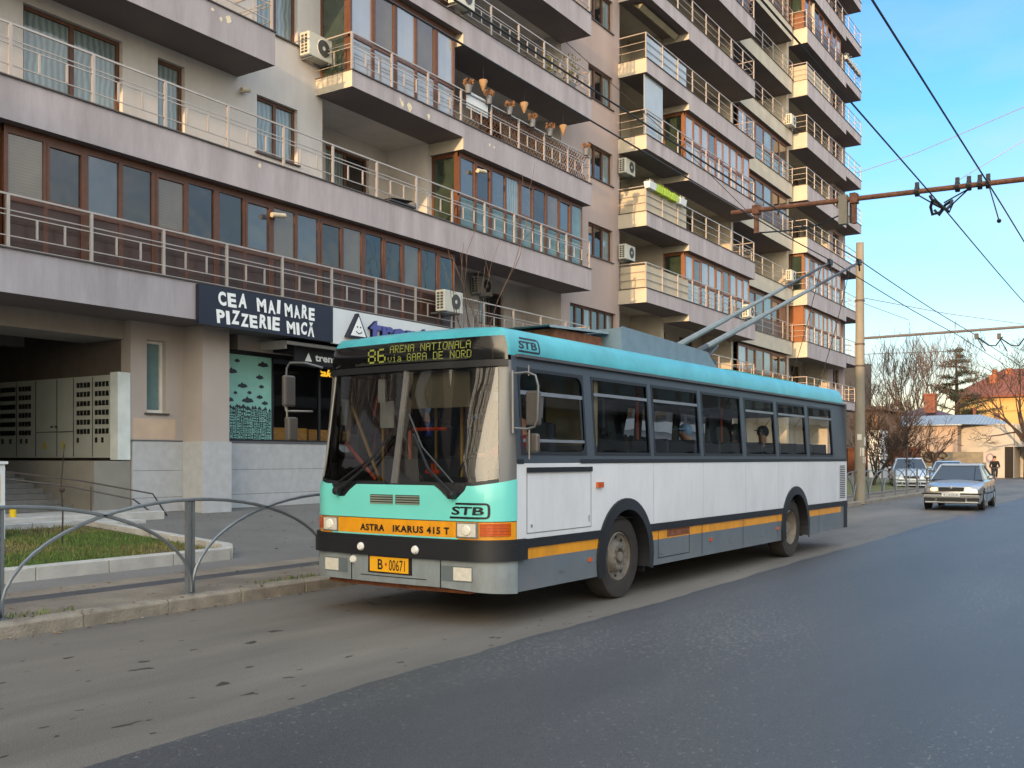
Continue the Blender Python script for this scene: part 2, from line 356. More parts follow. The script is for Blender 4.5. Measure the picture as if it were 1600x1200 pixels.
def blade(mb, x, y, z, h, m):
    a = random.uniform(0, 6.28); wv = .008; dx, dy = math.cos(a)*wv, math.sin(a)*wv; lx, ly = random.uniform(-.5, .5)*h, random.uniform(-.5, .5)*h
    i = len(mb.v); mb.v += [(x-dx, y-dy, z), (x+dx, y+dy, z), (x+lx, y+ly, z+h)]; mb.f.append((i, i+1, i+2)); mb.m.append(m)
for _ in range(26000):
    x = random.uniform(PX1+.1, PX0-.1); y = random.uniform(5.2, PY1-.15)
    n_ = math.sin(x*2.1+1)*math.cos(y*1.7)+random.uniform(-.6, .6)
    if n_ < -.75: continue
    blade(mb, x, y, gz(x)+.07, random.uniform(.02, .075), 1 if (n_ < -.2 or random.random() < .15) else 0)
for _ in range(2600):   # weeds along the back of the kerb
    y = random.uniform(3, 30)
    if math.sin(y*1.3+2)+math.sin(y*3.7) < .35 and not (8.1 < y < 10.6): continue
    x = -8.8-abs(random.gauss(0, .1)); blade(mb, x, y, .14, random.uniform(.02, .06), 0 if random.random() < .6 else 1)
tag(mb.build('grass', [M_grass, M_grass2], recalc=False), 'short green grass growing in the bed and weeds behind the kerb', 'grass', kind='stuff')

mb = MB(); random.seed(91)
M_litter = [mat('leaf_brown', '#5a4127', .9, var=.3, vscale=30), mat('leaf_tan', '#8a7350', .9, var=.3, vscale=30), mat('paper_scrap', '#a8a49a', .9, var=.1)]
for _ in range(900):
    r_ = random.random()
    if r_ < .35: x, y, z = KX-.02-abs(random.gauss(0, .12))+.16, random.uniform(2, 34), .003
    elif r_ < .6: x, y, z = random.uniform(-10.9, -8.8), random.uniform(2.5, 20), .145
    elif r_ < .85: x, y = random.uniform(PX1, PX0), random.uniform(4.5, PY1); z = gz(x)+.12
    else: x, y = random.uniform(-16, -11.3), random.uniform(10.3, 16); z = gz(x)+.006
    if KX-.2 < x < KX: z = .155
    elif x > KX: z = .006
    a = random.uniform(0, 6.28); l = random.uniform(.012, .035); m_ = 2 if random.random() < .05 else random.choice((0, 0, 1))
    c, s_ = math.cos(a)*l, math.sin(a)*l
    mb.poly([(x-c, y-s_, z), (x+s_*.6, y-c*.6, z+random.uniform(0, .012)), (x+c, y+s_, z+.002), (x-s_*.6, y+c*.6, z+random.uniform(0, .01))], m_)
tag(mb.build('fallen_leaves', M_litter, recalc=False), 'scattered dry leaves and scraps along the kerb, pavement and grass bed', 'leaves', kind='stuff')

# ================================================================== THE APARTMENT BLOCK
M_purple = dirty(mat('plaster_mauve', '#a4a0a5', .92, var=.1, vscale=1.2, bump=.2, bscale=50, streak=5), '#5c5553', .55, -50, 60, 2.1, .2)
M_white = dirty(mat('plaster_white', '#c4c0bb', .92, var=.07, vscale=.8, bump=.15, bscale=50), '#7a756c', .4, -50, 60, 1.1, .3)
M_taupe = mat('plaster_taupe', '#a3938c', .92, var=.1, vscale=.9, bump=.15, bscale=50, streak=4)
M_cream = mat('plaster_cream', '#b3ac9c', .92, var=.1, vscale=1.2, bump=.1)
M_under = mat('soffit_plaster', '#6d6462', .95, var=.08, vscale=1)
M_gran = mat('granite_base', '#a7a9aa', .6, var=.09, vscale=6)
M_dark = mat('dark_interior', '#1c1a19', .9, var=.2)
M_brown = mat('frame_brown', '#563522', .5, var=.2, vscale=9)
M_brown2 = mat('frame_brown_pale', '#74492b', .5, var=.2, vscale=9)
M_rail = mat('rail_metal', '#a39b94', .4, metal=.35, var=.1)
M_flash = mat('flashing_dark', '#45403e', .6, var=.1)
M_peel = mat('bare_render', '#cfc6a8', .95, var=.15, vscale=20)
G_IOR = 1.75
P_dark = mat('pane_dark', '#1a1c1e', .04, var=.3, vscale=2, ior=G_IOR, spec=.5)
P_blue = mat('pane_blue', '#39424a', .05, var=.2, vscale=2, ior=1.9, spec=.5)
P_curt = mat('pane_curtain', '#7d8d8e', .06, var=.15, vscale=1.5, ior=G_IOR, stripes=('Y', 2.6, .6, 3.5))
P_blind = mat('pane_blind', '#5e564b', .08, var=.15, vscale=2, ior=G_IOR, stripes=('Z', 6.0, .8))
P_teal = mat('pane_teal', '#5d7576', .15, var=.2, vscale=2, ior=1.6)
P_sky = mat('pane_sky_reflect', '#8b9197', .06, var=.1, vscale=1, ior=2.1)  # pale base colour stands in for reflected sky
P_green = mat('pane_green', '#2f3a31', .08, var=.25, vscale=3, ior=G_IOR)
for pm in (P_dark, P_blue, P_curt, P_blind, P_sky):      # old float glass is never quite flat
    n = pm.node_tree; nb = n.nodes.new('ShaderNodeTexNoise'); nb.inputs['Scale'].default_value = 1.3; nb.inputs['Detail'].default_value = 1.5
    tc = n.nodes.new('ShaderNodeTexCoord'); n.links.new(tc.outputs['Object'], nb.inputs['Vector'])
    bp = n.nodes.new('ShaderNodeBump'); bp.inputs['Strength'].default_value = .35; bp.inputs['Distance'].default_value = .05
    n.links.new(nb.outputs[0], bp.inputs['Height']); n.links.new(bp.outputs[0], n.nodes['Principled BSDF'].inputs['Normal'])
PANES = [P_dark, P_blue, P_curt, P_blind, P_teal, P_sky, P_green]

XF, XW, XR = -15.75, -16.9, -18.3
ZK = lambda k: 5.03+2.8*k
TOP = ZK(11)
BL = empty('apartment_building', (XF, 18, .5), 0, 'tall grey and mauve apartment block with long balconies, behind the trolleybus', 'building')
OFF = Vector((XF, 18, .5))
class BMB(MB):      # geometry given in world coordinates, stored relative to the building's base
    def build(s, name, mats, parent=None, **k):
        s.v = [(a-OFF.x, b-OFF.y, c-OFF.z) for a, b, c in s.v]
        return MB.build(s, name, mats, BL if parent is None else parent, **k)

def wallx(mb, X, y0, y1, z0, z1, ops=(), m=0, depth=.16):
    """wall facing +X with real openings (ya, yb, za, zb) and their reveals"""
    Y = sorted(set([y0, y1]+[q for o in ops for q in o[:2]])); Z = sorted(set([z0, z1]+[q for o in ops for q in o[2:4]]))
    for i in range(len(Y)-1):
        for j in range(len(Z)-1):
            cy, cz = (Y[i]+Y[i+1])/2, (Z[j]+Z[j+1])/2
            if any(o[0] < cy < o[1] and o[2] < cz < o[3] for o in ops): continue
            mb.quad((X, Y[i], Z[j]), (X, Y[i+1], Z[j]), (X, Y[i+1], Z[j+1]), (X, Y[i], Z[j+1]), m)
    for a, b, c, d in [o[:4] for o in ops]:
        q = X-depth
        mb.quad((X, a, c), (q, a, c), (q, a, d), (X, a, d), m); mb.quad((X, b, c), (X, b, d), (q, b, d), (q, b, c), m)
        mb.quad((X, a, c), (X, b, c), (q, b, c), (q, a, c), m); mb.quad((X, a, d), (q, a, d), (q, b, d), (X, b, d), m)
def window(X, a, b, c, d, n=2, pane=0, fm=None, sill=True, name='window', panes=None, fw=.07):
    """framed window facing +X in the opening a..b, c..d"""
    mb = BMB(); x0, x1 = X-.17, X-.10
    mb.box(x0, x1, a+.004, a+fw, c+.004, d-.004); mb.box(x0, x1, b-fw, b-.004, c+.004, d-.004)
    mb.box(x0, x1-.002, a+fw, b-fw, c+.004, c+fw); mb.box(x0, x1-.002, a+fw, b-fw, d-fw, d-.004)
    step = (b-a)/n
    for i in range(1, n): mb.box(x0+.002, x1-.004, a+step*i-.045, a+step*i+.045, c+fw, d-fw)
    o = mb.build(name, fm or M_brown)
    g = BMB()
    for i in range(n):
        g.quad((X-.145, a+step*i+.03, c+.03), (X-.145, a+step*(i+1)-.03, c+.03), (X-.145, a+step*(i+1)-.03, d-.03), (X-.145, a+step*i+.03, d-.03), (panes[i % len(panes)] if panes else pane))
    g.build('pane', PANES, o)
    if sill:
        q = BMB(); q.box(X-.09, X+.05, a-.06, b+.06, c-.035, c-.005); q.build('sill', M_flash, o)
    return o
def glazing(X, y0, y1, z0, z1, n, panes, solid=.0, low=0.0, fm=None, sides=True, lowpane=None, fw=.05, xin=None):
    """balcony glazing facing +X from y0 to y1 (solid: height of the closed panel below; low: height of a lower glass row)"""
    fm = fm or M_brown; mb = BMB(); D = .06; step = (y1-y0)/n
    zb = z0+solid
    for i in range(n+1):
        w_ = fw*(1.5 if i % 2 == 0 else .9); y = y0+step*i
        mb.box(X-D, X, max(y0, y-w_), min(y1, y+w_), z0+.002, z1-.002)
    mb.box(X-D+.003, X-.003, y0, y1, z1-.14, z1-.004); mb.box(X-D+.003, X-.003, y0, y1, zb-.04, zb+.04)
    if low: mb.box(X-D+.003, X-.003, y0, y1, zb+low-.04, zb+low+.04)
    o = mb.build('balcony_glazing', fm); g = BMB()
    if solid:
        q = BMB(); q.box(X-D+.012, X-.012, y0, y1, z0+.004, zb-.04)
        i = 0; yq = y0+.12
        while yq < y1-.5:
            e_ = min(yq+step*2-.2, y1-.1); q.box(X-.013, X-.006, yq, e_, z0+.08, z0+solid*.46); q.box(X-.013, X-.005, yq, e_, z0+solid*.52, zb-.08); yq += step*2
        q.build('lower_panel', mat('panel_brown', '#3d281f', .35, var=.3, vscale=2.5), o)
    for i in range(n):
        a, b = y0+step*i+.02, y0+step*(i+1)-.02; p = panes[i % len(panes)]
        zz = zb+low if low else zb
        t = random.uniform(-.012, .012)
        g.quad((X-.03+t, a, zz), (X-.03-t, b, zz), (X-.03-t, b, z1-.1), (X-.03+t, a, z1-.1), p)
        if low: g.quad((X-.03, a, zb), (X-.03, b, zb), (X-.03, b, zb+low), (X-.03, a, zb+low), 4 if lowpane is None else lowpane)
        # inner sash of the panes that open
        if i % 3 == 1:
            e = BMB()
            e.box(X-.028, X+.012, a, a+.05, zz+.04, z1-.14); e.box(X-.028, X+.012, b-.05, b, zz+.04, z1-.14)
            e.box(X-.028, X+.010, a+.05, b-.05, zz+.04, zz+.09); e.box(X-.028, X+.010, a+.05, b-.05, z1-.19, z1-.14)
            e.build('sash', fm, o)
    g.build('pane', PANES, o)
    if sides:
        xi = xin if xin is not None else XW
        s_ = BMB(); s_.box(xi, X-D, y0, y0+.05, z0+.003, zb+.04); s_.box(xi, X-D, y0, y0+.05, z1-.12, z1-.003); s_.box(xi, xi+.07, y0+.003, y0+.047, zb, z1-.1)
        s_.box(X-D-.12, X-D-.001, y0-.003, y0+.053, z0+.003, z1-.003)
        s_.build('side_frame', fm, o)
        s2 = BMB(); s2.quad((xi, y0+.025, zb), (X-D, y0+.025, zb), (X-D, y0+.025, z1-.1), (xi, y0+.025, z1-.1), 6); s2.build('pane', PANES, o)
    return o
def railing(X, y0, y1, z, style='A', ends=(True, False), xin=XW, parent=None, panels=()):
    mb = BMB(); h = .88 if style == 'A' else .92
    n = max(1, round((y1-y0)/1.5)); st = (y1-y0)/n; t = .02
    rails = [(h, .02), (.62, .011), (.54, .011), (.2, .011)] if style == 'A' else [(h, .02), (.6, .012), (.32, .012)]
    for i in range(n+1):
        y = y0+st*i; mb.box(X-.02, X+.02, y-.028, y+.028, z, z+h-.01)
        if style == 'A' and i < n:
            for q in (1/3, 2/3): mb.box(X-.012, X+.012, y+st*q-.018, y+st*q+.018, z+.212, z+.528)
    for zz, r in rails: mb.box(X-r*.8, X+r*.8, y0-.02, y1+.02, z+zz-r, z+zz+r*.6)
    mb.box(X-.022, X+.022, y0-.02, y1+.02, z-.002, z+.022)
    for e, yy in zip(ends, (y0, y1)):
        if e:
            for zz, r in rails: mb.box(xin, X-.021, yy-r*.8, yy+r*.8, z+zz-r, z+zz+r*.6)
            if style == 'A': mb.box((xin+X)/2-.015, (xin+X)/2+.015, yy-.014, yy+.014, z+.212, z+.528)
    return mb.build('railing', M_rail, parent)
def balcony(y0, y1, k, segs, X=XF, xin=XW, m=0, style='A', rail=True, ends=(True, False), endm=2):
    """slab and fascia: segs = (ya, yb, fascia height)"""
    mb = BMB(); z = ZK(k)
    for a, b, th in segs:
        i = len(mb.f); mb.box(xin, X, a, b, z-th, z, 0)
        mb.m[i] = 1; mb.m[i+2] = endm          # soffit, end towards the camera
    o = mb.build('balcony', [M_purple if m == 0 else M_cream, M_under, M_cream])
    f = BMB(); f.box(xin, X+.035, y0-.02, y1+.015, z+.001, z+.024); f.build('edge_flashing', M_flash, o)
    if rail: 
        r = railing(X-.04, y0+.04, y1-.06, z+.024, style, ends, xin)
        r.parent = o
    return o
random.seed(21)
wl = BMB()     # white plaster, facade A
# --- white wall with windows, y from -6 to 17.6
def wwin(k, *wins):
    return [(a, b, ZK(k)+c, ZK(k)+d) for a, b, c, d in wins]
ops = []
for k in range(1, 11):
    ops += wwin(k, (10.1, 12.12, .03, 1.86), (12.93, 13.59, .03, 1.84), (15.55, 16.8, .62, 1.9), (4.2, 6.4, .03, 1.86))
ops_w = [o for o in ops]
wallx(wl, XW, -6, 17.62, 4.31, TOP, ops)
# loggia back wall, y 17.62 to 29
ops2 = []
for k in range(0, 11):
    ops2 += wwin(k, (18.0, 18.6, .03, 2.0), (19.2, 20.9, .9 if k != 1 else .03, 2.0), (23.0, 24.6, .03, 2.0), (26.2, 27.6, .9, 2.0))
wallx(wl, XR, 17.62, 29.0, 4.31, TOP, ops2)
wl.quad((XW, 17.62, 4.31), (XR, 17.62, 4.31), (XR, 17.62, TOP), (XW, 17.62, TOP))
wl.quad((XW, 29, 4.31), (XR, 29, 4.31), (XR, 29, TOP), (XW, 29, TOP))
for k in range(0, 11):
    wl.box(XR+.001, XW, 21.7, 21.95, ZK(k), ZK(k)+2.42)      # party wall
    wl.box(XR+.001, XW+.0, 17.622, 28.998, ZK(k)+2.42, ZK(k)+2.8)   # lintel and slab over the loggia
wl.build('wall', M_white)
tp = BMB()     # taupe wall between the balcony stacks
ops3 = []
for k in range(0, 11): ops3 += wwin(k, (30.9, 32.75, .95, 2.12))
ops3[0] = (29.6, 33.0, ZK(0)+.7, ZK(0)+1.9)
tp_ops = ops3
wallx(tp, XW, 29.0, 33.3, .4, TOP, ops3)
tp.quad((XW, 33.3, .4), (XR, 33.3, .4), (XR, 33.3, TOP), (XW, 33.3, TOP))
tp.build('wall', M_taupe); tp = BMB()
wallx(tp, XW-.03, 61.0, 64.9, .4, TOP, [(62.2, 63.6, ZK(k)+1.0, ZK(k)+2.1) for k in range(0, 11)])
tp.quad((XW, 64.9, .4), (XW-14, 64.9, .4), (XW-14, 64.9, TOP), (XW, 64.9, TOP))
tp.build('wall', M_taupe)
w2 = BMB()
ops4 = []
for k in range(0, 11): ops4 += wwin(k, (34.3, 36.2, .03, 2.1), (38.6, 40.6, .03, 2.1), (42.0, 43.6, .9, 2.1))
wallx(w2, XR, 33.3, 44.9, .4, TOP, ops4)
for k in range(0, 11):
    w2.box(XR+.001, XW, 37.0, 37.25, ZK(k), ZK(k)+2.42); w2.box(XR+.001, XW, 33.302, 44.8, ZK(k)+2.42, ZK(k)+2.8)
w2.box(XR-.3, XW, 44.8, 45.05, .4, TOP)
ops5 = []
for k in range(0, 11): ops5 += wwin(k, (47.0, 49.0, .03, 2.1))
wallx(w2, XR-.2, 45.05, 53.0, .4, TOP, ops5)
w2.box(XR-.3, XW+.05, 52.9, 53.25, .4, TOP)
ops6 = []
for k in range(0, 11): ops6 += wwin(k, (54.5, 56.2, .03, 2.1), (58.2, 60.0, .03, 2.1))
wallx(w2, XR, 53.25, 61.0, .4, TOP, ops6)
w2.quad((XR, 61, .4), (XW-.03, 61, .4), (XW-.03, 61, TOP), (XR, 61, TOP))
for k in range(0, 11): w2.box(XR+.001, XW, 53.26, 60.99, ZK(k)+2.42, ZK(k)+2.8)
w2.build('wall', M_cream)
rf = BMB(); rf.box(XW-14, XW-.25, -6, 64.88, TOP-.4, TOP+.1); rf.build('roof', M_flash)
rf = BMB()    # the block's back and its closed interior
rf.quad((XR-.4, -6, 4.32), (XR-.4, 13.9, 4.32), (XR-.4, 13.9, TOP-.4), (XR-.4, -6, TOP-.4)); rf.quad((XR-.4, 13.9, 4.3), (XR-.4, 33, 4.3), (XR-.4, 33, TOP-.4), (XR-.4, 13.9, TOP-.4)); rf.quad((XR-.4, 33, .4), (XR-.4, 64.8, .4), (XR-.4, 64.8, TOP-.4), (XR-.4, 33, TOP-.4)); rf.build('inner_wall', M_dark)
# windows in the walls
nwin = 0
for o_ in ops_w:
    wide = o_[1]-o_[0]
    if o_[0] < 5 and o_[2] > 20: continue
    if o_[2] > 17: continue
    window(XW, *o_, n=2 if wide > 1 else 1, pane=2, panes=[2, 2] if wide > 1 else [2], sill=o_[2]-ZK(round((o_[2]-5.1)/2.8)) > .3, name='window' if wide > 1 else 'balcony_door')
for o_ in ops2:
    if o_[2] > 22: continue
    window(XR, *o_, n=2 if o_[1]-o_[0] > 1 else 1, panes=[2, 0], sill=False, name='window')
for i, o_ in enumerate(tp_ops):
    if o_[2] > 24: continue
    window(XW, *o_, n=3 if i else 6, panes=[1, 0, 2], sill=True)
for o_ in ops4:
    if o_[2] > 22: continue
    window(XR, *o_, n=2, panes=[0, 2], sill=False)
for o_ in ops5:
    if o_[2] > 26: continue
    window(XR-.2, *o_, n=2, panes=[1, 3], sill=False)
for o_ in ops6:
    if o_[2] > 28: continue
    window(XR, *o_, n=2, panes=[0, 3], sill=False)
for k in range(0, 11): window(XW-.03, 62.2, 63.6, ZK(k)+1.0, ZK(k)+2.1, n=2, panes=[0, 1])
# --- balconies, stack A
THK, THN = .70, .38
for k in range(0, 11):
    if k == 0:
        mb = BMB(); i = len(mb.f); mb.box(XR-6, XF, -6, 29.0, ZK(0)-.72, ZK(0)); mb.m[i] = 1
        o = mb.build('balcony', [M_purple, M_under])
        f = BMB(); f.box(XW, XF+.035, -6, 29.015, ZK(0)+.001, ZK(0)+.024); f.build('edge_flashing', M_flash, o)
        r = railing(XF-.04, -6, 28.9, ZK(0)+.024, 'A', (False, True)); r.parent = o
    elif k == 1:
        balcony(-6, 29.0, 1, [(-6, 29.0, THK)])
    else:
        balcony(-6, 15.0, k, [(-6, 15.0, THK)], ends=(False, True))
        balcony(17.4, 29.0, k, [(17.4, 21.8, THN), (21.8, 29.0, THK)], ends=(True, True))
# --- stack B, C, D
for k in range(0, 11):
    balcony(33.2, 44.8, k, [(33.2, 37.1, .52), (37.1, 44.8, .76)], style='B', ends=(True, True))
    balcony(45.05, 53.1, k, [(45.05, 52.9, .72)], X=XW+.35, xin=XR-.2, m=1, style='B', ends=(False, False), endm=0)
    balcony(53.25, 64.7, k, [(53.25, 61.1, .82), (61.1, 64.7, .5)], X=XF-.1, style='B', ends=(True, True))
# --- glazed balconies
g1 = [3, 0, 1, 0, 3, 0, 0, 1, 3, 1]
glazing(XF-.2, 9.2, 21.7, ZK(0)+.03, ZK(1)-.7, 17, [3, 0, 1, 0, 3, 0, 0, 1, 3, 1, 0, 3, 0, 0, 3, 0, 0], solid=.86)
glazing(XF-.2, -3, 9.0, ZK(0)+.03, ZK(1)-.7, 14, [0, 3, 1], solid=.86, sides=False)
glazing(XF-.2, 21.9, 28.75, ZK(1)+.03, ZK(2)-THK, 9, [1, 0, 1, 2, 1, 0, 3, 1, 4], solid=.0, low=.92)
glazing(XF-.2, 17.55, 21.7, ZK(2)+.03, ZK(3)-THN, 5, [5, 3, 5, 3, 5], solid=0, low=.9, lowpane=5)
glazing(XF-.2, 17.55, 21.7, ZK(3)+.03, ZK(4)-THN, 6, [5, 3, 1, 0, 5], solid=0.9)
glazing(XF-.2, 21.9, 28.75, ZK(5)+.03, ZK(6)-THK, 8, [1, 2, 5, 1], solid=.9)
for k, pn, s0 in ((1, [5, 3, 5, 5, 5, 3, 5, 5], 0), (3, [5, 5, 5, 1, 5, 5, 5, 5], 0), (6, [1, 5, 5, 3], .9)):
    glazing(XF-.2, 37.2, 44.6, ZK(k)+.03, ZK(k+1)-.76, 9, pn, solid=s0, low=.9 if not s0 else 0, fm=M_brown2, lowpane=5)
for k in (0, 1, 3, 4, 7): glazing(XW+.15, 45.3, 52.6, ZK(k)+.03, ZK(k+1)-.74, 6, [5, 3, 3, 2, 0, 3], solid=.75 if k != 4 else 0, low=0 if k != 4 else .9, fm=M_brown2, sides=False)
for k in (1, 2): glazing(XF-.3, 53.5, 60.6, ZK(k)+.03, ZK(k+1)-.82, 8, [5, 0, 5, 5, 5, 5, 5, 5], solid=0, low=.9, fm=M_brown2, lowpane=5)
for k in (1,):
    e = BMB(); e.box(XW+.02, XF-.37, 53.43, 53.49, ZK(k)+.03, ZK(k+1)-.82); e.build('side_panel', mat('orange_brown', '#7d4a22', .6))
glazing(XF-.3, 53.5, 60.6, ZK(7)+.03, ZK(8)-.82, 8, [1, 5, 0], solid=.9, fm=M_brown2)
glazing(XF-.3, 61.0, 64.4, ZK(9)+.03, ZK(10)-.6, 4, [5, 1], solid=.9, fm=M_brown2)
# bare patches of render on the mauve fascias
pe = BMB(); random.seed(9)
def patch(px, py, X, s_):
    c = on_x(px, py, X); n_ = 9
    pts = [(X+.004, c.y+math.cos(2*math.pi*i/n_)*s_*random.uniform(.4, 1.1), c.z+math.sin(2*math.pi*i/n_)*s_*random.uniform(.5, 1.2)) for i in range(n_)]
    q_ = BMB(); q_.poly(pts); q_.build('bare_patch', M_peel)
for a in ((357, 31, .11), (345, 30, .05), (332, 15, .05), (628, 161, .09), (640, 167, .12), (625, 155, .05), (670, 182, .09), (765, 226, .06), (772, 230, .05), (406, 259, .05)): patch(a[0], a[1], XF, a[2])
# --- ground floor
gf = BMB()
GZ = .3
# passage: side wall with the meter cabinet faces the street corner
pq = BMB(); pq.quad((XW-.3, 12.3, GZ), (XW-7.5, 12.3, GZ), (XW-7.5, 12.3, 4.31), (XW-.3, 12.3, 4.31)); pq.build('passage_wall', mat('passage_side_shaded', '#5a534c', .95, var=.12))  # same wall as the pale end piece, plaster darkened to deepen passage shade
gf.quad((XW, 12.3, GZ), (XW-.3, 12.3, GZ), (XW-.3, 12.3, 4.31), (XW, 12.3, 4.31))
op = [(12.67, 13.12, 2.52, 3.97)]
wallx(gf, XW, 12.3, 14.3, 1.95, 4.31, op)
gf.box(XR, XW-.01, 29.0, 33.2, GZ, 4.31)
gf.box(-16.95, -16.3, 13.55, 14.24, 1.95, 4.309)
gf.box(XW, XW-.3, 15.0, 29.0, 3.98, 4.309)
gf.build('wall', mat('plaster_ground_floor', '#a39b94', .92, var=.07, vscale=1.2, bump=.15))
ds = BMB(); ds.box(XW-.25, XW-.02, -6, 8.9, GZ, 4.309); ds.box(XW-.02, XW+.01, -6, 8.9, 1.0, 1.04); ds.quad((XW-7.5, -6, GZ), (XW-7.5, 12.3, GZ), (XW-7.5, 12.3, 4.31), (XW-7.5, -6, 4.31)); ds.quad((XW, -6, GZ), (XW-7.5, -6, GZ), (XW-7.5, -6, 4.31), (XW, -6, 4.31)); ds.build('passage_wall', mat('passage_plaster_shaded', '#3a3632', .95, var=.1))  # front wall added out of view to block street light; plaster darkened for shade
bm_ = BMB(); bm_.box(XR-.1, XW-.2, -6, 12.29, 3.95, 4.312); bm_.box(XW-3.6, XW-3.9, -6, 12.28, 4.0, 4.311); bm_.build('ceiling_beam', mat('beam_plaster', '#8b847c', .95))
gb = BMB(); gb.box(XW-.3, XW+.035, 12.32, 13.56, GZ, 1.95); gb.box(-16.9, -16.265, 13.52, 14.27, GZ, 1.952); gb.box(XW-.3, XW+.033, 14.27, 29.0, GZ, 1.95)
gb.build('granite_base', M_gran)
ln = BMB(); ln.box(XW-.3, XW+.05, 12.3, 13.5, 1.953, 1.972); ln.box(XW-.3, XW+.06, 14.28, 29, 1.951, 1.99)
for zz in (.82, 1.36): ln.box(XW+.03, XW+.037, 12.33, 13.5, zz, zz+.008); ln.box(XW+.03, XW+.035, 14.3, 29, zz, zz+.008)
ln.build('base_joint', mat('joint_dark', '#55565a', .8))
window(XW, 12.67, 13.12, 2.52, 3.97, n=1, pane=4, fm=mat('frame_white', '#c9c8c0', .5), fw=.06)
pp = BMB(); pp.box(XW, XW+.004, 12.35, 13.35, 1.99, 2.4); pp.build('paint_patch', mat('paint_peach', '#b5a18d', .9, var=.08))
M_frame_d = mat('frame_black', '#17181a', .4)
# shop front: dark glass, timber counter, printed film
sh = BMB(); sh.box(XW-.06, XW, 14.28, 14.36, 1.99, 3.98); sh.box(XW-.06, XW, 16.0, 16.05, 1.99, 3.98); sh.box(XW-.06, XW, 17.5, 17.56, 1.99, 3.98); sh.box(XW-.06, XW, 19.5, 19.58, 1.99, 3.98); sh.box(XW-.06, XW-.002, 14.36, 28.9, 3.88, 3.98); sh.box(XW-.06, XW-.002, 14.36, 28.9, 1.99, 2.03)
shop = sh.build('shop_front', M_frame_d)
glassmat('glass_shop', (.85, .87, .87), 1.35)
q = BMB(); q.quad((XW-.03, 16.05, 2.03), (XW-.03, 28.9, 2.03), (XW-.03, 28.9, 3.88), (XW-.03, 16.05, 3.88)); q.build('pane', MATS['glass_shop'], shop)
q = BMB(); q.box(XW-.025, XW-.02, 14.36, 16.0, 2.03, 3.88, 0)
M_film = mat('film_teal', '#7fb5a8', .5, var=.1); M_ink = mat('film_ink', '#18232a', .5, var=.1)
random.seed(33)
for (py_, z_, s_) in [(14.5, 3.72, .1), (15.0, 3.75, .08), (15.75, 3.7, .17), (14.85, 3.5, .16), (15.65, 3.42, .12), (14.5, 3.3, .1), (15.15, 3.2, .15), (15.7, 3.22, .08), (15.35, 3.07, .07), (14.95, 3.05, .06), (14.42, 3.02, .06), (15.65, 2.98, .1), (14.75, 2.88, .16), (15.3, 2.88, .18), (15.8, 2.85, .1), (15.0, 2.72, .07), (15.75, 2.66, .09), (15.55, 2.58, .05)]:
    pts = [(XW-.018, py_-s_, z_-.02)]+[(XW-.018, py_-s_+2*s_*t, z_+.42*s_*abs(math.sin(math.pi*t))*(1+.35*math.sin(t*17))) for t in (.15, .3, .45, .6, .75, .88)]+[(XW-.018, py_+s_, z_-.02), (XW-.018, py_, z_-.05)]
    q.poly(pts, 1)
yy = 14.37
while yy < 15.97:        # drawn houses: dark blocks with pale windows
    for row in range(5):
        wd = random.uniform(.07, .16); hh = random.uniform(.1, .2); z_ = 2.04+row*.125+random.uniform(-.02, .02); a = yy+random.uniform(-.03, .02)
        b = min(15.98, a+wd); a = max(14.37, a); xq = XW-.0185+.0006*(row+1)+random.uniform(0, .0003)
        q.quad((xq, a, z_), (xq, b, z_), (xq, b, z_+hh), (xq, a, z_+hh), 1)
        if row == 4 and random.random() < .6: q.poly([(xq, a-.01, z_+hh), (xq, b+.01, z_+hh), (xq, (a+b)/2, z_+hh+.07)], 1)
        ny = random.choice((2, 3)); nz = random.choice((2, 3, 4))
        for i in range(ny):
            for j in range(nz):
                ya = a+(b-a)*(i+.25)/ny; yb = a+(b-a)*(i+.75)/ny; za = z_+hh*(j+.25)/nz; zb = z_+hh*(j+.7)/nz
                q.quad((xq+.0004, ya, za), (xq+.0004, yb, za), (xq+.0004, yb, zb), (xq+.0004, ya, zb), 0)
    yy += .062
q.build('window_film', [M_film, M_ink], shop)
M_wood = mat('counter_wood', '#b98338', .5, var=.25, vscale=6, streak=.2)
q = BMB(); q.box(XW-.7, XW-.25, 16.1, 17.35, 1.9, 2.32); q.box(XW-.7, XW-.25, 17.42, 19.2, 1.9, 2.3); q.build('counter', M_wood, shop)
q = BMB(); q.box(XW-3.5, XW-3.4, 14, 29, .5, 4.2); q.box(XW-3.4, XW-.31, 14, 29, 1.2, 1.25); q.box(XW-3.4, XW-.31, 13.9, 14.0, 1.2, 4.2); q.build('shop_interior', mat('shop_dark', '#26272a', .8, var=.2), shop)
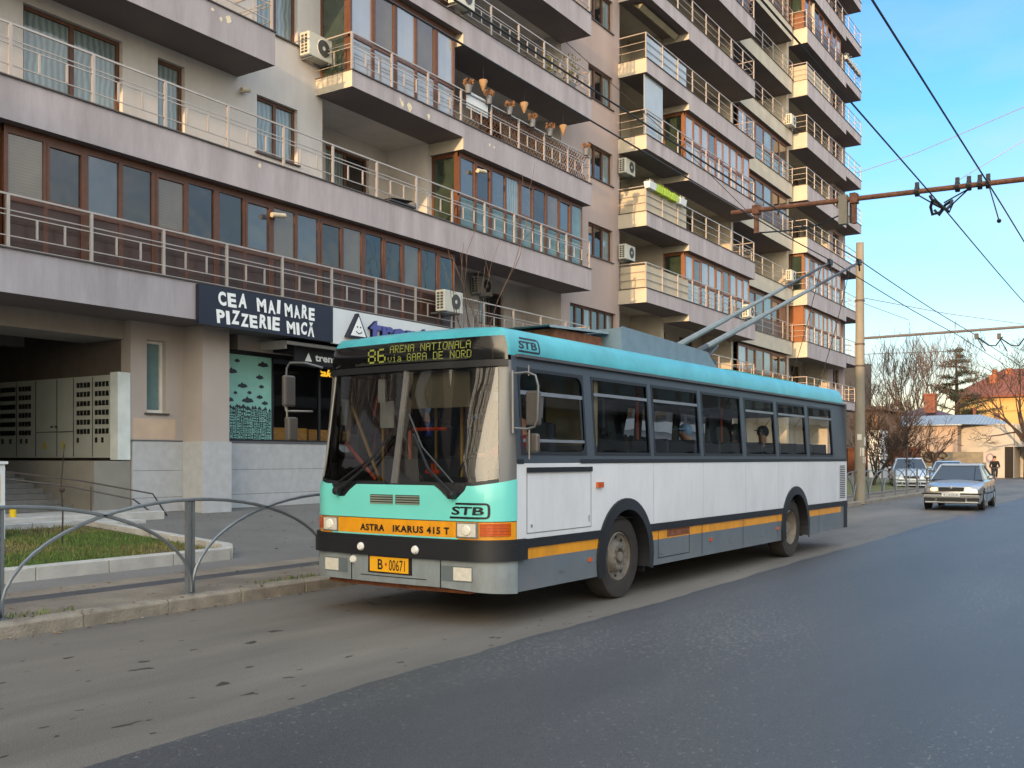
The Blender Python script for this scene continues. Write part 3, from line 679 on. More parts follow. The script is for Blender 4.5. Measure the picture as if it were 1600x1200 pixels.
# ================================================================== SIGNS ON THE FRONT
def yz(X, y0, y1, z0, z1, rot=0):
    return lambda u, v: (X, y0+(y1-y0)*u, z0+(z1-z0)*v)
M_navy = mat('sign_navy', '#161b2b', .45, var=.08); M_signw = mat('sign_white', '#c6ccce', .45, var=.03); M_letter = mat('letter_white', '#dfe3e2', .5, var=0)
sg = empty('shop_sign', (XF, 14.7, 4.2), 0, 'dark navy sign board with white hand lettered words, above the shop corner', 'sign')
def rel(o, mb): mb.v = [(a-o.location.x, b-o.location.y, c-o.location.z) for a, b, c in mb.v]; return mb
mb = MB(); mb.box(XF+.03, XF+.13, 12.9, 16.62, 4.22, 5.0); rel(sg, mb).build('board', M_navy, sg)
def hand_line(words, y0, y1, z0, z1, X):
    txt = ' '.join(words); wid = {'I': .45, ' ': .75, 'M': 1.25, 'C': .9}
    tot = sum(wid.get(c, 1.0) for c in txt); u = y0; mb = MB(); random.seed(4)
    for c in txt:
        w_ = wid.get(c, 1.0)*(y1-y0)/tot
        if c != ' ':
            dz = random.uniform(-.015, .015); sk = random.uniform(-.03, .03); dzz = random.uniform(-.02, .015); 
            top = z1+dzz+(.055 if c == 'Ă' else 0)
            put_text(mb, c, (lambda a, b, u=u, w_=w_, dz=dz, sk=sk, top=top: (X, u+w_*(.06+.84*a)+sk*b, z0+dz+(top-z0)*b)), bold=.045)
        u += w_
    return mb
for w_, a_, b_, c_, d_ in ((['CEA'], 13.36, 14.12, 4.645, 4.93), (['MAI'], 14.36, 15.02, 4.645, 4.93), (['MARE'], 15.14, 16.06, 4.635, 4.92), (['PIZZERIE'], 13.32, 15.02, 4.29, 4.565), (['MICĂ'], 15.2, 16.05, 4.28, 4.55)):
    rel(sg, hand_line(w_, a_, b_, c_, d_, XF+.136)).build('lettering', M_letter, sg)
s2 = empty('shop_sign', (XF, 20, 4.2), 0, 'white shop sign board with blue raised letters and triangle emblem, behind the bus roof', 'sign')
mb = MB(); mb.box(XF+.03, XF+.12, 16.64, 25.0, 4.2, 5.0); rel(s2, mb).build('board', M_signw, s2)
mb = MB(); X_ = XF+.12
mb.prism([(17.0, 4.38), (17.68, 4.38), (17.36, 4.95)], X_, X_+.12, 'x', 0); mb.prism([(17.09, 4.42), (17.6, 4.42), (17.36, 4.87)], X_+.121, X_+.13, 'x', 1)
rel(s2, mb).build('emblem', [M_navy, M_letter], s2)
mb = MB(); mb.sphere((X_+.133, 17.3, 4.63), .02, m=0); mb.sphere((X_+.133, 17.41, 4.63), .02)
mb.tube([(X_+.135, 17.26+.033*i, 4.53-.05*math.sin(math.pi*i/6)) for i in range(7)], .011, 4); rel(s2, mb).build('emblem_face', M_navy, s2)
mb = MB()
for dx in (0, .03, .06, .09): put_text(mb, 'trenta', yz(X_+.002+dx, 17.8, 20.5, 4.32, 4.87), bold=.03, m=0 if dx < .08 else 1)
rel(s2, mb).build('lettering', [mat('letter_side_blue', '#20244a', .5), mat('letter_blue', '#4a4f8f', .45)], s2)
mb = MB(); mb.box(-16.86, -16.2, 16.0, 22.0, 4.0, 4.2, 0); mb.box(-16.22, -16.17, 15.98, 22.0, 3.72, 4.06, 0); mb.box(-16.2, -16.12, 15.7, 22.0, 4.13, 4.2, 1); mb.box(-16.9, -16.12, 15.62, 15.7, 4.02, 4.2, 2)
aw = empty('awning', (-16.5, 18, 3.7), 0, 'folded black awning with small white lettering under the shop sign', 'awning')
rel(aw, mb).build('awning_body', [mat('awning_black', '#141416', .7), M_letter, M_conc], aw)
mb = MB(); put_text(mb, 'trenta pizza', yz(-16.165, 16.62, 18.2, 3.77, 3.98), bold=.03)
mb.poly([(-16.165, 16.3, 3.8), (-16.165, 16.52, 3.8), (-16.165, 16.41, 4.0)]); rel(aw, mb).build('lettering', M_letter, aw)
mb = MB()
for dx in (0, .015): put_text(mb, 'take away', yz(XW-.25+dx, 17.72, 19.3, 3.55, 3.78), bold=.02, shear=.3)
o = mb.build('neon_sign', mat('neon_yellow', '#d9a21c', .5, var=0, emit='#ffc838', estr=.42)); tag(o, 'glowing yellow handwritten neon words inside the dark shop window', 'neon sign')
# meter cabinet in the passage
mc = empty('meter_cabinet', (-19.1, 12.0, 1.6), 0, 'large grey meter cabinet full of small black windows on the passage wall', 'cabinet')
M_cab = mat('cabinet_grey', '#a0a59c', .55, var=.06); M_blk = mat('black_window', '#131412', .3, var=0)
mb = MB(); mb.box(-21.2, -17.12, 12.05, 12.29, 1.62, 3.24); rel(mc, mb).build('cabinet_body', M_cab, mc)
mb = MB(); mb.box(-17.12, -16.88, 12.0, 12.28, 1.58, 3.28); rel(mc, mb).build('side_strip', mat('strip_white', '#c3cbc8', .6), mc)
def cabcols(x0, n, rows=6):
    for i in range(n):
        for r in range(rows):
            x = x0+i*.115; z = 3.02-r*.185
            mwin(x, x+.075, z, z+.1)
def mwin(a, b, c, d): q_ = MB(); q_.box(a, b, 12.035, 12.049, c, d); rel(mc, q_).build('meter_window', M_blk, mc)
cabcols(-17.66, 4); cabcols(-18.26, 4); cabcols(-20.3, 4)
for r_ in range(6): mwin(-21.0, -20.45, 3.02-r_*.185, 3.12-r_*.185)
for x in (-17.4, -17.6, -18.2, -20.0, -20.2, -20.6, -20.9): mwin(x-.06, x, 1.92, 2.02)
mb = MB(); 
for x in (-17.15, -17.75, -18.38, -18.95, -19.7, -20.4): mb.box(x-.006, x+.006, 12.042, 12.0495, 1.64, 3.22)
mb.box(-19.7, -18.4, 12.04, 12.0492, 2.14, 2.155); mb.box(-19.15, -19.1, 12.03, 12.048, 2.24, 2.27); mb.box(-19.0, -18.95, 12.03, 12.048, 2.24, 2.27)
rel(mc, mb).build('door_joint', M_blk, mc)
mb = MB()
for x in (-18.72, -19.38): mb.poly([(x-.07, 12.045, 1.86), (x+.07, 12.045, 1.86), (x, 12.045, 1.98)]); mb.box(x-.05, x+.05, 12.044, 12.048, 1.8, 1.85)
rel(mc, mb).build('warning_label', mat('label_yellow', '#b3a32a', .6), mc)
# plinth, ramp and steps at the entrance
mb = MB()
mb.box(-21.3, -16.9, 11.5, 12.298, .3, 1.56); 
o = mb.build('cabinet_plinth', mat('plinth_stone', '#7b7971', .85, var=.1)); tag(o, 'grey rendered plinth carrying the meter cabinet in the passage', 'plinth')
mb = MB()
for i in range(9): mb.box(-17.2-.33*i, -17.2-.33*(i+1), 6.2, 11.49, .3, .62+.1*i)
o = mb.build('stairs', mat('stair_tile', '#6b6b68', .6, var=.18, vscale=6)); tag(o, 'grey tiled steps rising into the dark passage under the block', 'stairs')
mb = MB(); mb.box(-17.2, -15.75, 3.0, 12.2, .3, .62); mb.box(-15.75, -15.35, 3.0, 11.5, .3, .5)
o = mb.build('entrance_steps', M_conc, bevel=.01); tag(o, 'pale stone landing and low step in front of the passage', 'steps')
mb = MB(); mb.tube([(-16.7, 12.9, .42), (-16.2, 12.6, .5), (-15.7, 11.9, .95), (-16.6, 11.0, 1.2), (-17.8, 9.6, 1.45)], .016, 5); mb.tube([(-16.1, 10.9, .4), (-16.1, 10.9, 1.1)], .016, 5)
mb.tube([(-16.4, 12.5, .5), (-16.0, 11.7, .85), (-16.8, 10.9, 1.1), (-17.9, 9.4, 1.35)], .016, 5)
o = mb.build('handrail', M_flash); tag(o, 'thin dark bent handrail beside the passage steps', 'handrail')
# ================================================================== THE TROLLEYBUS
DELTA = R(1.39)
BUS = empty('trolleybus', (-5.196, 8.07, 0), -DELTA, 'white and turquoise trolleybus with orange stripe, both trolley poles raised to the wires', 'trolleybus')
M_teal = mat('paint_turquoise', '#6dcdc4', .3, var=.05, vscale=1.5, spec=.5, coat=.3, bump=.02, bscale=5)
M_teal2 = dirty(mat('paint_turquoise_roof', '#48a9b4', .38, var=.10, vscale=2.2, coat=.2, streak=.4), '#2f6d78', .6, -30, 30, 2.5, .5)
M_bwhite = dirty(mat('paint_white', '#d2d6da', .33, var=.04, vscale=1.2, coat=.3, bump=.06, bscale=2.2), '#86807a', .28, .3, 1.6, 3.5)
M_orange = dirty(mat('paint_orange', '#e39a10', .4, var=.09, vscale=4, coat=.2), '#7b5522', .5, .3, 1.3, 6)
M_grey = dirty(mat('paint_grey', '#56626c', .45, var=.12, vscale=2.5, coat=.1, bump=.05, bscale=3), '#7b766e', .32, .25, .9, 3)
M_lgrey = dirty(mat('paint_light_grey', '#86949b', .45, var=.1, vscale=3), '#5d5347', .6, .2, 1.0, 6)
M_rub = mat('rubber_black', '#17191d', .5, var=.15)
M_win = mat('window_band', '#3f464f', .4, var=.06)
M_pil = mat('pillar_grey', '#6b6c6c', .35, var=.05, metal=.2)
M_rust = mat('rust', '#6e4026', .9, var=.4, vscale=14)
M_amber = mat('amber_lens', '#b9500f', .15, var=.15, vscale=20, coat=.6)
M_lens = mat('lens_clear', '#c9c6ba', .12, var=.1, vscale=25, coat=.8)
M_chrome = mat('metal_bare', '#9a9a98', .3, metal=.8, var=.1)
M_black = mat('gloss_black', '#0c0d0e', .12, var=0, coat=.5)
M_int = mat('interior_grey', '#75777a', .8, var=.08)
M_seat = mat('seat_blue_grey', '#343d49', .8, var=.1)
M_yel = mat('handrail_yellow', '#b58a1c', .45, var=.05)
M_ored = mat('handrail_orange', '#c8431c', .45, var=.05)
M_tyre = mat('tyre', '#2b2826', .9, var=.2, vscale=10, bump=.3)
M_rim = mat('rim_dirty', '#6f6a63', .7, var=.25, vscale=10, metal=.2)
GL_W = glassmat('glass_windscreen', (.66, .70, .70), 2.0, wav=.10)
GL_S = glassmat('glass_side', (.86, .89, .90), 1.38, wav=.05)
BL_ = 10.97; PF = 2.84
def T_(z):
    if z <= 1.55: return 0
    if z <= 2.62: return .07*(z-1.55)/1.07
    t = min(1, (z-2.62)/.27); return .07+.15*(1-math.sqrt(max(0, 1-t*t)))
def F_(z):
    if z <= 1.3: return -.33
    if z <= 2.5: return -.33+.21*(z-1.3)/1.2
    if z <= 2.7: return -.12
    t = min(1, (z-2.7)/.19); return -.12+.13*(1-math.sqrt(max(0, 1-t*t)))
RW = .33
def RZ(z): return .33+.25*min(1, max(0, (z-1.3)/.3))
def P(p, z, off=0):
    T, F = T_(z), F_(z); RW = RZ(z)
    if p >= 0: return (-T+off, p, z)
    if p > -.5:
        th = -p/.5*math.pi/2; return (-(T+RW*(1-math.cos(th)))+off*math.cos(th), F*math.sin(th)-off*math.sin(th), z)
    if p >= -PF+.5:
        q = (-p-.5)/(PF-1); return (-(T+RW+(2.5-2*T-2*RW)*q), F-.04*(1-(2*q-1)**2)-off, z)
    if p > -PF:
        th = (p+PF)/.5*math.pi/2; return (-(2.5-T-RW*(1-math.cos(th)))-off*math.cos(th), F*math.sin(th)-off*math.sin(th), z)
    return (-(2.5-T)-off, -(p+PF), z)
def plist(p0, p1):
    L = [p0]; p = p0
    while p < p1-1e-6:
        st = .06 if -PF-.02 < p < .0 and (p < -PF+.5 or p > -.55) else (.1 if -PF < p < 0 else .5)
        p = min(p1, p+st)
        for br in (-PF, -PF+.5, -.5, 0):
            if L[-1] < br-1e-6 and p > br: p = br; break
        L.append(p)
    return L
def surf(mb, p0, p1, z0, z1, off=0, m=0, nz=1, edge=0, ps=None):
    f0 = z0 if callable(z0) else (lambda p: z0); f1 = z1 if callable(z1) else (lambda p: z1)
    L = ps or plist(p0, p1); base = len(mb.v)
    for p in L:
        a, b = f0(p), f1(p)
        for j in range(nz+1): mb.v.append(P(p, a+(b-a)*j/nz, off))
    for i in range(len(L)-1):
        if f1(L[i])-f0(L[i]) < 1e-4 and f1(L[i+1])-f0(L[i+1]) < 1e-4: continue
        for j in range(nz):
            a = base+i*(nz+1)+j; b = a+nz+1
            mb.f.append((a, b, b+1, a+1)); mb.m.append(m)
    if edge:     # fold the borders back by edge
        def fold(seq):
            for (pa, za), (pb, zb) in zip(seq[:-1], seq[1:]):
                mb.quad(P(pa, za, off), P(pb, zb, off), P(pb, zb, off-edge), P(pa, za, off-edge), m)
        fold([(p, f0(p)) for p in L]); fold([(p, f1(p)) for p in L])
        fold([(L[0], f0(L[0])+(f1(L[0])-f0(L[0]))*j/nz) for j in range(nz+1)]); fold([(L[-1], f0(L[-1])+(f1(L[-1])-f0(L[-1]))*j/nz) for j in range(nz+1)])
WS = (2.22, 8.08); AR = .56; WZ = .48
def arch(p, r=AR):
    q = p if p >= 0 else -(p+PF)
    for c in WS:
        if abs(q-c) < r: return WZ+math.sqrt(r*r-(q-c)**2)
    return 0
sideL = sorted(set([0, BL_]+[i*.4 for i in range(1, 28)]+[c+AR*math.sin(a*math.pi/24) for c in WS for a in range(-12, 13)]+[.17, 1.43, 10.6]))
def band(mb, z0, z1, off, m, far=True, near=True, p0=0, p1=BL_):
    f0 = lambda p: min(z1, max(z0, arch(p)))
    L = [q for q in sideL if p0 <= q <= p1]
    if near: surf(mb, 0, 0, f0, z1, off, m, ps=L)
    if far: surf(mb, 0, 0, f0, z1, off, m, ps=[-PF-q for q in L][::-1])
mb = MB()
band(mb, .82, 1.56, 0, 0); band(mb, .735, .825, .018, 1); band(mb, .625, .735, 0, 2, p1=10.6); band(mb, .625, .735, 0, 3, p0=10.6); band(mb, .32, .625, 0, 3)
# rear face, inner lining and underside
for z0, z1, m in ((.32, .73, 3), (.73, .82, 1), (.82, 1.56, 0)): mb.quad((0, BL_, z0), (-2.5, BL_, z0), (-2.5, BL_, z1), (0, BL_, z1), m)
mb.build('lower_body', [M_bwhite, M_rub, M_orange, M_grey], BUS, recalc=False)
for s_ in (2.93, 4.40, 5.9, 7.28, 8.78, 10.25):
    mb = MB(); surf(mb, s_, s_+.006, max(.83, arch(s_)+.1), 1.555, .0015, 0, nz=3); mb.build('panel_seam', mat('seam_grey', '#979ea3', .7), BUS)
mb = MB()
for x in (-.03, -2.47): mb.quad((x, .1, 1.1), (x, BL_-.02, 1.1), (x, BL_-.02, 1.6), (x, .1, 1.6), 0)
mb.quad((-.04, -.2, .92), (-2.46, -.2, .92), (-2.46, BL_-.03, .92), (-.04, BL_-.03, .92), 1)
mb.build('interior_lining', [M_int, M_seat], BUS)
mb = MB(); mb.box(-2.35, -.15, 0, 1.5, .4, .9); mb.box(-2.35, -.15, 2.95, 7.3, .4, .9); mb.box(-2.35, -.15, 8.85, BL_-.1, .45, .9); mb.box(-1.9, -.6, 1.5, 9, .45, .9); mb.build('chassis', M_rub, BUS)
# lips over the wheels
for c in WS:
    N = 26
    for (xo, sg_) in ((.035, 1), (-2.535, -1)):
        mb = MB()
        for i in range(N):
            a0 = math.pi*(-.09+1.18*i/N); a1 = math.pi*(-.09+1.18*(i+1)/N)
            r0, r1 = .545, .675
            def q(a, r, x): return (x, c+r*math.cos(a), WZ+r*math.sin(a))
            mb.quad(q(a0, r0, xo), q(a1, r0, xo), q(a1, r1, xo-.012*sg_), q(a0, r1, xo-.012*sg_)); mb.quad(q(a0, r1, xo-.012*sg_), q(a1, r1, xo-.012*sg_), q(a1, r1, xo-.04*sg_), q(a0, r1, xo-.04*sg_))
            mb.quad(q(a0, r0, xo), q(a1, r0, xo), q(a1, r0, xo-.4*sg_), q(a0, r0, xo-.4*sg_))
        mb.build('wheel_arch', M_rub, BUS, smooth=True)
mb = MB(); mb.box(-.45, -.1, 2.86, 2.89, .25, .75); mb.build('mudflap', M_rub, BUS)
mb = MB(); mb.box(-.45, -.1, 8.72, 8.75, .3, .75); mb.build('mudflap', M_rub, BUS)
# front
def notch(p):
    z = 1.345+.065*max(0, 1-min(-p, p+PF)/.42) if min(-p, p+PF) < .42 else 1.345
    for c in (-.69, -PF+.69):
        d = abs(p-c)
        if d < .2: z = min(z, 1.215+.13*max(0, (d-.05)/.15))
    return z
fl = sorted(set(plist(-PF, 0)+[c+d for c in (-.69, -PF+.69) for d in (-.2, -.125, -.05, .05, .125, .2)]))
mb = MB(); surf(mb, -PF, 0, 1.008, notch, .006, 0, ps=fl, nz=4, edge=.03); mb.build('front_panel', M_teal, BUS, smooth=True)
mb = MB(); surf(mb, -PF, 0, .83, 1.0, -.003, 0); surf(mb, -PF+.55, -.62, .832, .846, .002, 1); mb.build('front_stripe', [M_orange, M_teal], BUS)
mb = MB(); surf(mb, -PF, 0, 1.0, 1.008, -.004); mb.build('panel_joint', M_rub, BUS)
low = lambda p: .36-.05*max(0, 1-(-p)/.75)**1 if p > -.75 else .36
mb = MB(); surf(mb, -PF, 0, low, .635, .012, 0, nz=2, edge=.05); surf(mb, -1.99, -1.975, .36, .63, .0135, 1); surf(mb, -.82, -.805, .345, .63, .0135, 1); surf(mb, -1.85, -.98, .42, .428, .016, 1)
mb.build('lower_apron', [M_lgrey, M_rub], BUS, smooth=True)
mb = MB()
bz = lambda p: .635-.0*p
surf(mb, -PF-.12, .12, .63, .79, .05, 0, nz=2, edge=.06); surf(mb, -PF-.12, .12, .79, .832, .038, 0, edge=.05)
mb.build('bumper', M_rub, BUS, smooth=True)
mb = MB(); surf(mb, -PF+.3, -.55, .30, .37, -.10, 0, edge=.1); mb.build('chassis_rail', M_rust, BUS)
mb = MB(); surf(mb, -1.45, -1.39, 1.36, 2.54, .012, 0, nz=6, edge=.03); mb.build('windscreen_post', M_chrome, BUS)
for nm, a, b in (('l', -PF+.17, -1.45), ('r', -1.39, -.17)):
    mb = MB(); surf(mb, a, b, lambda p: notch(p)-.015, 2.545, -.012, 0, nz=8); o = mb.build('windscreen', GL_W, BUS, smooth=True, recalc=False)
    mb = MB(); surf(mb, a, b, 2.5, 2.55, -.004, 0, edge=.02); mb.build('windscreen_rubber', M_rub, o); mb = MB(); surf(mb, a, b, lambda p: notch(p)-.04, lambda p: notch(p)+.035 if not any(abs(p-c) < .2 for c in (-.69, -PF+.69)) else 1.375, -.006, 0, ps=[q for q in fl if a <= q <= b])
    mb.build('windscreen_rubber', M_rub, o)
for a, b in ((-.19, 0), (-PF, -PF+.19)): mb = MB(); surf(mb, a, b, lambda p: notch(p), 2.56, .0, 0, nz=8, edge=.03); mb.build('corner_pillar', M_pil, BUS, smooth=True)
# destination display across the front
mb = MB(); surf(mb, -PF+.08, -.08, 2.555, 2.80, .004, 0, nz=4, edge=.03); surf(mb, -PF+.1, -.1, 2.50, 2.565, .03, 1, nz=1, edge=.05)
DISP = mb.build('destination_display', [M_black, M_rub], BUS, smooth=True)
FONT5 = {'A': ("01110", "10001", "10001", "11111", "10001", "10001", "10001"), 'R': ("11110", "10001", "10001", "11110", "10100", "10010", "10001"), 'E': ("11111", "10000", "10000", "11110", "10000", "10000", "11111"),
 'N': ("10001", "11001", "10101", "10101", "10011", "10001", "10001"), 'T': ("11111",)+("00100",)*6, 'I': ("01110",)+("00100",)*5+("01110",), 'O': ("01110",)+("10001",)*5+("01110",), 'L': ("10000",)*6+("11111",),
 'V': ("10001",)*5+("01010", "00100"), 'G': ("01110", "10001", "10000", "10111", "10001", "10001", "01110"), 'D': ("11110",)+("10001",)*5+("11110",), 'v': ("00000", "00000", "10001", "10001", "10001", "01010", "00100"),
 'i': ("00100", "00000", "01100", "00100", "00100", "00100", "01110"), 'a': ("00000", "00000", "01110", "00001", "01111", "10001", "01111"), '8': ("01110", "10001", "10001", "01110", "10001", "10001", "01110"), '6': ("01110", "10000", "10000", "11110", "10001", "10001", "01110"), ' ': ("00000",)*7}
M_led = mat('led_lit', '#7d8240', .5, var=0, emit='#b4c040', estr=.05); M_ledo = mat('led_panel', '#1c221c', .45, var=.1)
mb = MB(); surf(mb, -2.42, -.42, 2.585, 2.775, .0055, 1)
def PW(w, z, off):      # a point of the front by its distance in from the near side
    T, r_ = T_(z), RZ(z); w = max(T, w)
    if w >= T+r_: return P(-.5-(w-T-r_)/(2.5-2*T-2*r_)*(PF-1), z, off)
    return P(-.5*math.acos(1-(w-T)/r_)/(math.pi/2), z, off)
def led(txt, p0, z0, dp, dz, fill=.8):
    for i, c in enumerate(txt):
        for r_, row in enumerate(FONT5[c]):
            for q, ch in enumerate(row):
                if ch == '1':
                    a = p0+(i*6+q)*dp; z = z0+(6-r_)*dz; mb.quad(PW(-a, z, .009), PW(-a-dp*fill, z, .009), PW(-a-dp*fill, z+dz*fill, .009), PW(-a, z+dz*fill, .009), 0)
led('86', -1.80, 2.60, .0245, .0215, .9)
led('ARENA NATIONALA', -1.47, 2.692, .0113, .0112); led('via GARA DE NORD', -1.50, 2.598, .0110, .0112)
mb.build('display_text', [M_led, M_ledo], DISP)
# roof
zs = [2.61, 2.66, 2.71, 2.76, 2.80, 2.84, 2.87, 2.885]
mb = MB(); L = [-PF-BL_, -PF-8, -PF-4]+plist(-PF, 0)+[4, 8, BL_]; base = 0
rings = []
for z in zs:
    rings.append(len(mb.v)); mb.v += [P(p, z) for p in L]
nL = len(L)
for k in range(len(zs)-1):
    for i in range(nL-1):
        a = rings[k]+i; b = rings[k+1]+i; pm = (L[i]+L[i+1])/2
        if -PF+.08 < pm < -.08 and zs[k+1] <= 2.80: continue
        mb.f.append((a, a+1, b+1, b)); mb.m.append(0)
# crown, with the rounded rear end
top = rings[-1]; cen = len(mb.v)
for i in range(nL): x, y, z = mb.v[top+i]; mb.v.append((-1.25+(x+1.25)*.6, (y-5)*.985+5, 2.92))
for i in range(nL-1): mb.f.append((top+i, top+i+1, cen+i+1, cen+i)); mb.m.append(0)
mb.f.append(tuple(range(cen, cen+nL))); mb.m.append(0)
pr = [(-T_(z), z) for z in zs]+[(-1.25+.6*(1.25-T_(2.885)), 2.92)]; pr2 = [(-2.5-x, z) for x, z in pr][::-1]
mb.poly([(x, BL_, z) for x, z in pr+pr2], 0)
mb.build('roof', M_teal2, BUS, smooth=True)
mb = MB(); mb.box(.0-.07, .045-.07, .08, BL_-.02, 2.595, 2.625); mb.box(-2.43, -2.475, .08, BL_-.02, 2.595, 2.625); mb.build('gutter', mat('gutter_dark', '#4a4b4f', .4), BUS)
# side window band with openings
WINS = [(.09, 1.35), (1.52, 2.87), (2.97, 4.33), (4.44, 5.82), (5.97, 7.21), (7.35, 8.70), (8.86, 10.17)]
mb = MB(); zb0, zt0 = 1.64, 2.50
for sgn in (0, 1):
    f = (lambda q: q) if sgn == 0 else (lambda q: -PF-q)
    edges = [0]+[e for w_ in WINS for e in w_]+[BL_]
    def sf(a, b, z0, z1, off=0, m=0):
        pa, pb = sorted((f(a), f(b))); surf(mb, pa, pb, z0, z1, off, m, nz=3)
    sf(0, BL_, 1.56, zb0); sf(0, BL_, zt0, 2.61)
    for i in range(0, len(edges), 2): sf(edges[i], edges[i+1], zb0, zt0)
    sf(1.2, BL_, 1.555, 1.60, .006, 1); sf(0, .12, 1.555, 1.6, .006, 1)
    for i in range(0, len(edges), 2):     # pillar depth
        for e in (edges[i], edges[i+1]):
            a = P(f(e), zb0, 0); b = P(f(e), zt0, 0); s_ = -1 if sgn == 0 else 1
            mb.quad(a, b, (b[0]+.05*s_, b[1], b[2]), (a[0]+.05*s_, a[1], a[2]))
mb.quad((-.07, BL_, 1.56), (-2.43, BL_, 1.56), (-2.43, BL_, 1.7), (-.07, BL_, 1.7)); mb.quad((-.07, BL_, 2.4), (-2.43, BL_, 2.4), (-2.43, BL_, 2.62), (-.07, BL_, 2.62))
for a, b in ((-.0, -.25), (-2.25, -2.5)): mb.quad((a, BL_, 1.56), (b, BL_, 1.56), (b, BL_, 2.62), (a, BL_, 2.62))
mb.build('window_band', [M_win, M_rub], BUS, recalc=False)
for sgn in (0, 1):
    f = (lambda q: q) if sgn == 0 else (lambda q: -PF-q)
    for i, (a, b) in enumerate(WINS):
        pa, pb = sorted((f(a), f(b)))
        g = MB(); surf(g, pa, pb, zb0, zt0, -.012, 0, nz=2); w_ = g.build('window', GL_S, BUS, recalc=False)
        e = MB(); t = .035
        surf(e, pa, pa+t, zb0, zt0, .004, 0, nz=2); surf(e, pb-t, pb, zb0, zt0, .004, 0, nz=2); surf(e, pa+t, pb-t, zb0, zb0+t, .004, 0); surf(e, pa+t, pb-t, zt0-t, zt0, .004, 0)
        if i == 0:
            for (ca, sa_, cz, sz) in ((pa+t, 1, zb0+t, 1), (pb-t, -1, zb0+t, 1), (pa+t, 1, zt0-t, -1), (pb-t, -1, zt0-t, -1)):
                rr = .11; pts = [P(ca, cz, .004)]+[P(ca+sa_*rr*(1-math.sin(u)), cz+sz*rr*(1-math.cos(u)), .004) for u in [k*math.pi/12 for k in range(7)]]
                e.poly(pts)
            surf(e, pa+t, pb-t, 2.235, 2.275, .002, 1); surf(e, pa+t, pb-t, 1.77, 1.80, .002, 1); surf(e, pb-.1, pb-.065, 1.8, 2.235, .002, 0)
        elif i != 3: surf(e, pa+t, pb-t, 2.29, 2.325, .008, 1)
        e.build('window_frame', [M_rub, mat('rail_grey', '#7d8187', .4, metal=.4)], w_, recalc=False)
# hatch, marker lamps, louvres, fittings
mb = MB(); surf(mb, .17, 1.43, 1.47, 1.52, .02, 1, edge=.02)
for a, b, c, d in ((.17, .18, .875, 1.47), (1.42, 1.43, .875, 1.47), (.17, 1.43, .87, .88)): surf(mb, a, b, c, d, .0025, 0)
surf(mb, .24, .27, .93, .96, .006, 0); surf(mb, 1.37, 1.385, .93, 1.0, .006, 0); mb.build('hatch', [mat('joint_grey', '#6f757a', .7), M_rub], BUS)
def lamp(a, b, c, d, h=.03):
    mb = MB(); surf(mb, a, b, c, d, h, 0, edge=h); return mb.build('marker_lamp', M_amber, BUS)
lamp(1.54, 1.66, 1.29, 1.35); lamp(1.36, 1.42, .50, .54, .02); lamp(4.6, 4.67, .5, .54, .02); lamp(7.2, 7.26, .5, .54, .02)
mb = MB()
for i in range(18): z = .88+i*.034; surf(mb, 10.52, 10.86, z, z+.017, .004, 0)
mb.build('louvres', M_rub, BUS)
mb = MB()
for s_ in (.78, 3.1, 5.3, 6.5, 9.6, 10.3):
    surf(mb, s_, s_+.07, .44, .455, .008, 1)
for s_ in (1.84-.06, 2.8+.02, 4.35, 5.8, 7.25, 9.3): surf(mb, s_, s_+.012, .33, .735, .002, 0)
surf(mb, 3.05, 3.06, .4, .73, .003, 0); surf(mb, 3.95, 3.96, .4, .73, .003, 0); surf(mb, 3.05, 3.96, .395, .405, .003, 0); surf(mb, 3.3, 3.95, .64, .73, .0035, 2)
mb.build('skirt_joint', [M_rub, M_chrome, M_rust], BUS)
mb = MB(); mb.box(-2.45, -.05, BL_-.001, BL_+.08, .42, .82); surf(mb, 10.78, BL_, .33, .735, .012, 0, edge=.02); mb.build('rear_bumper', M_rub, BUS)
# lamps on the front
for mir in (0, 1):
    f = (lambda a: a) if mir == 0 else (lambda a: -PF-a)
    def fs(mb, a, b, z0, z1, off, m, **k):
        pa, pb = sorted((f(a), f(b))); surf(mb, pa, pb, z0, z1, off, m, **k)
    mb = MB(); fs(mb, -.64, -.4, .845, .995, .004, 0, edge=.02); fs(mb, -.62, -.425, .86, .985, .012, 1, edge=.01); c = P(f(-.52), .922, .014)
    hl = mb.build('headlight', [M_chrome, M_lens], BUS)
    mb = MB(); mb.lathe([(.0, -.016), (.045, -.012), (.052, .0)], (c[0], c[1], c[2]), 'y', 14); mb.build('lens', mat('lens_round', '#e0ddcc', .08, var=0, coat=1), hl, smooth=True)
    mb = MB(); fs(mb, -.385, -.09, .87, .99, .012, 0, edge=.02)
    for i in range(4): fs(mb, -.385, -.09, .885+i*.028, .889+i*.028, .0135, 1)
    mb.build('indicator', [M_amber, mat('amber_dark', '#7c3208', .3)], BUS)
    mb = MB(); fs(mb, -.8, -.45, .425, .575, .0145, 0); fs(mb, -.66, -.46, .44, .565, .02, 1, edge=.01)
    mb.build('fog_light', [mat('recess_grey', '#5b656a', .6), M_lens], BUS)
M_cap = mat('cap_white', '#d8d8d2', .4, var=.05)
for p, z, o_ in ((-1.81, .712, .05), (-1.09, .712, .05), (-1.955, .57, .012)):
    c = P(p, z, o_); mb = MB(); mb.lathe([(0, -.03), (.03, -.027), (.041, -.012), (.043, .0)], c, 'y', 16); mb.build('bumper_cap', M_cap, BUS, smooth=True)
mb = MB(); surf(mb, -1.74, -1.16, .452, .632, .018, 0, edge=.02); surf(mb, -1.71, -1.20, .468, .618, .024, 1, edge=.006); pt = lambda a, b, z0, z1, off: (lambda u, v: P(a+(b-a)*u, z0+(z1-z0)*v, off))
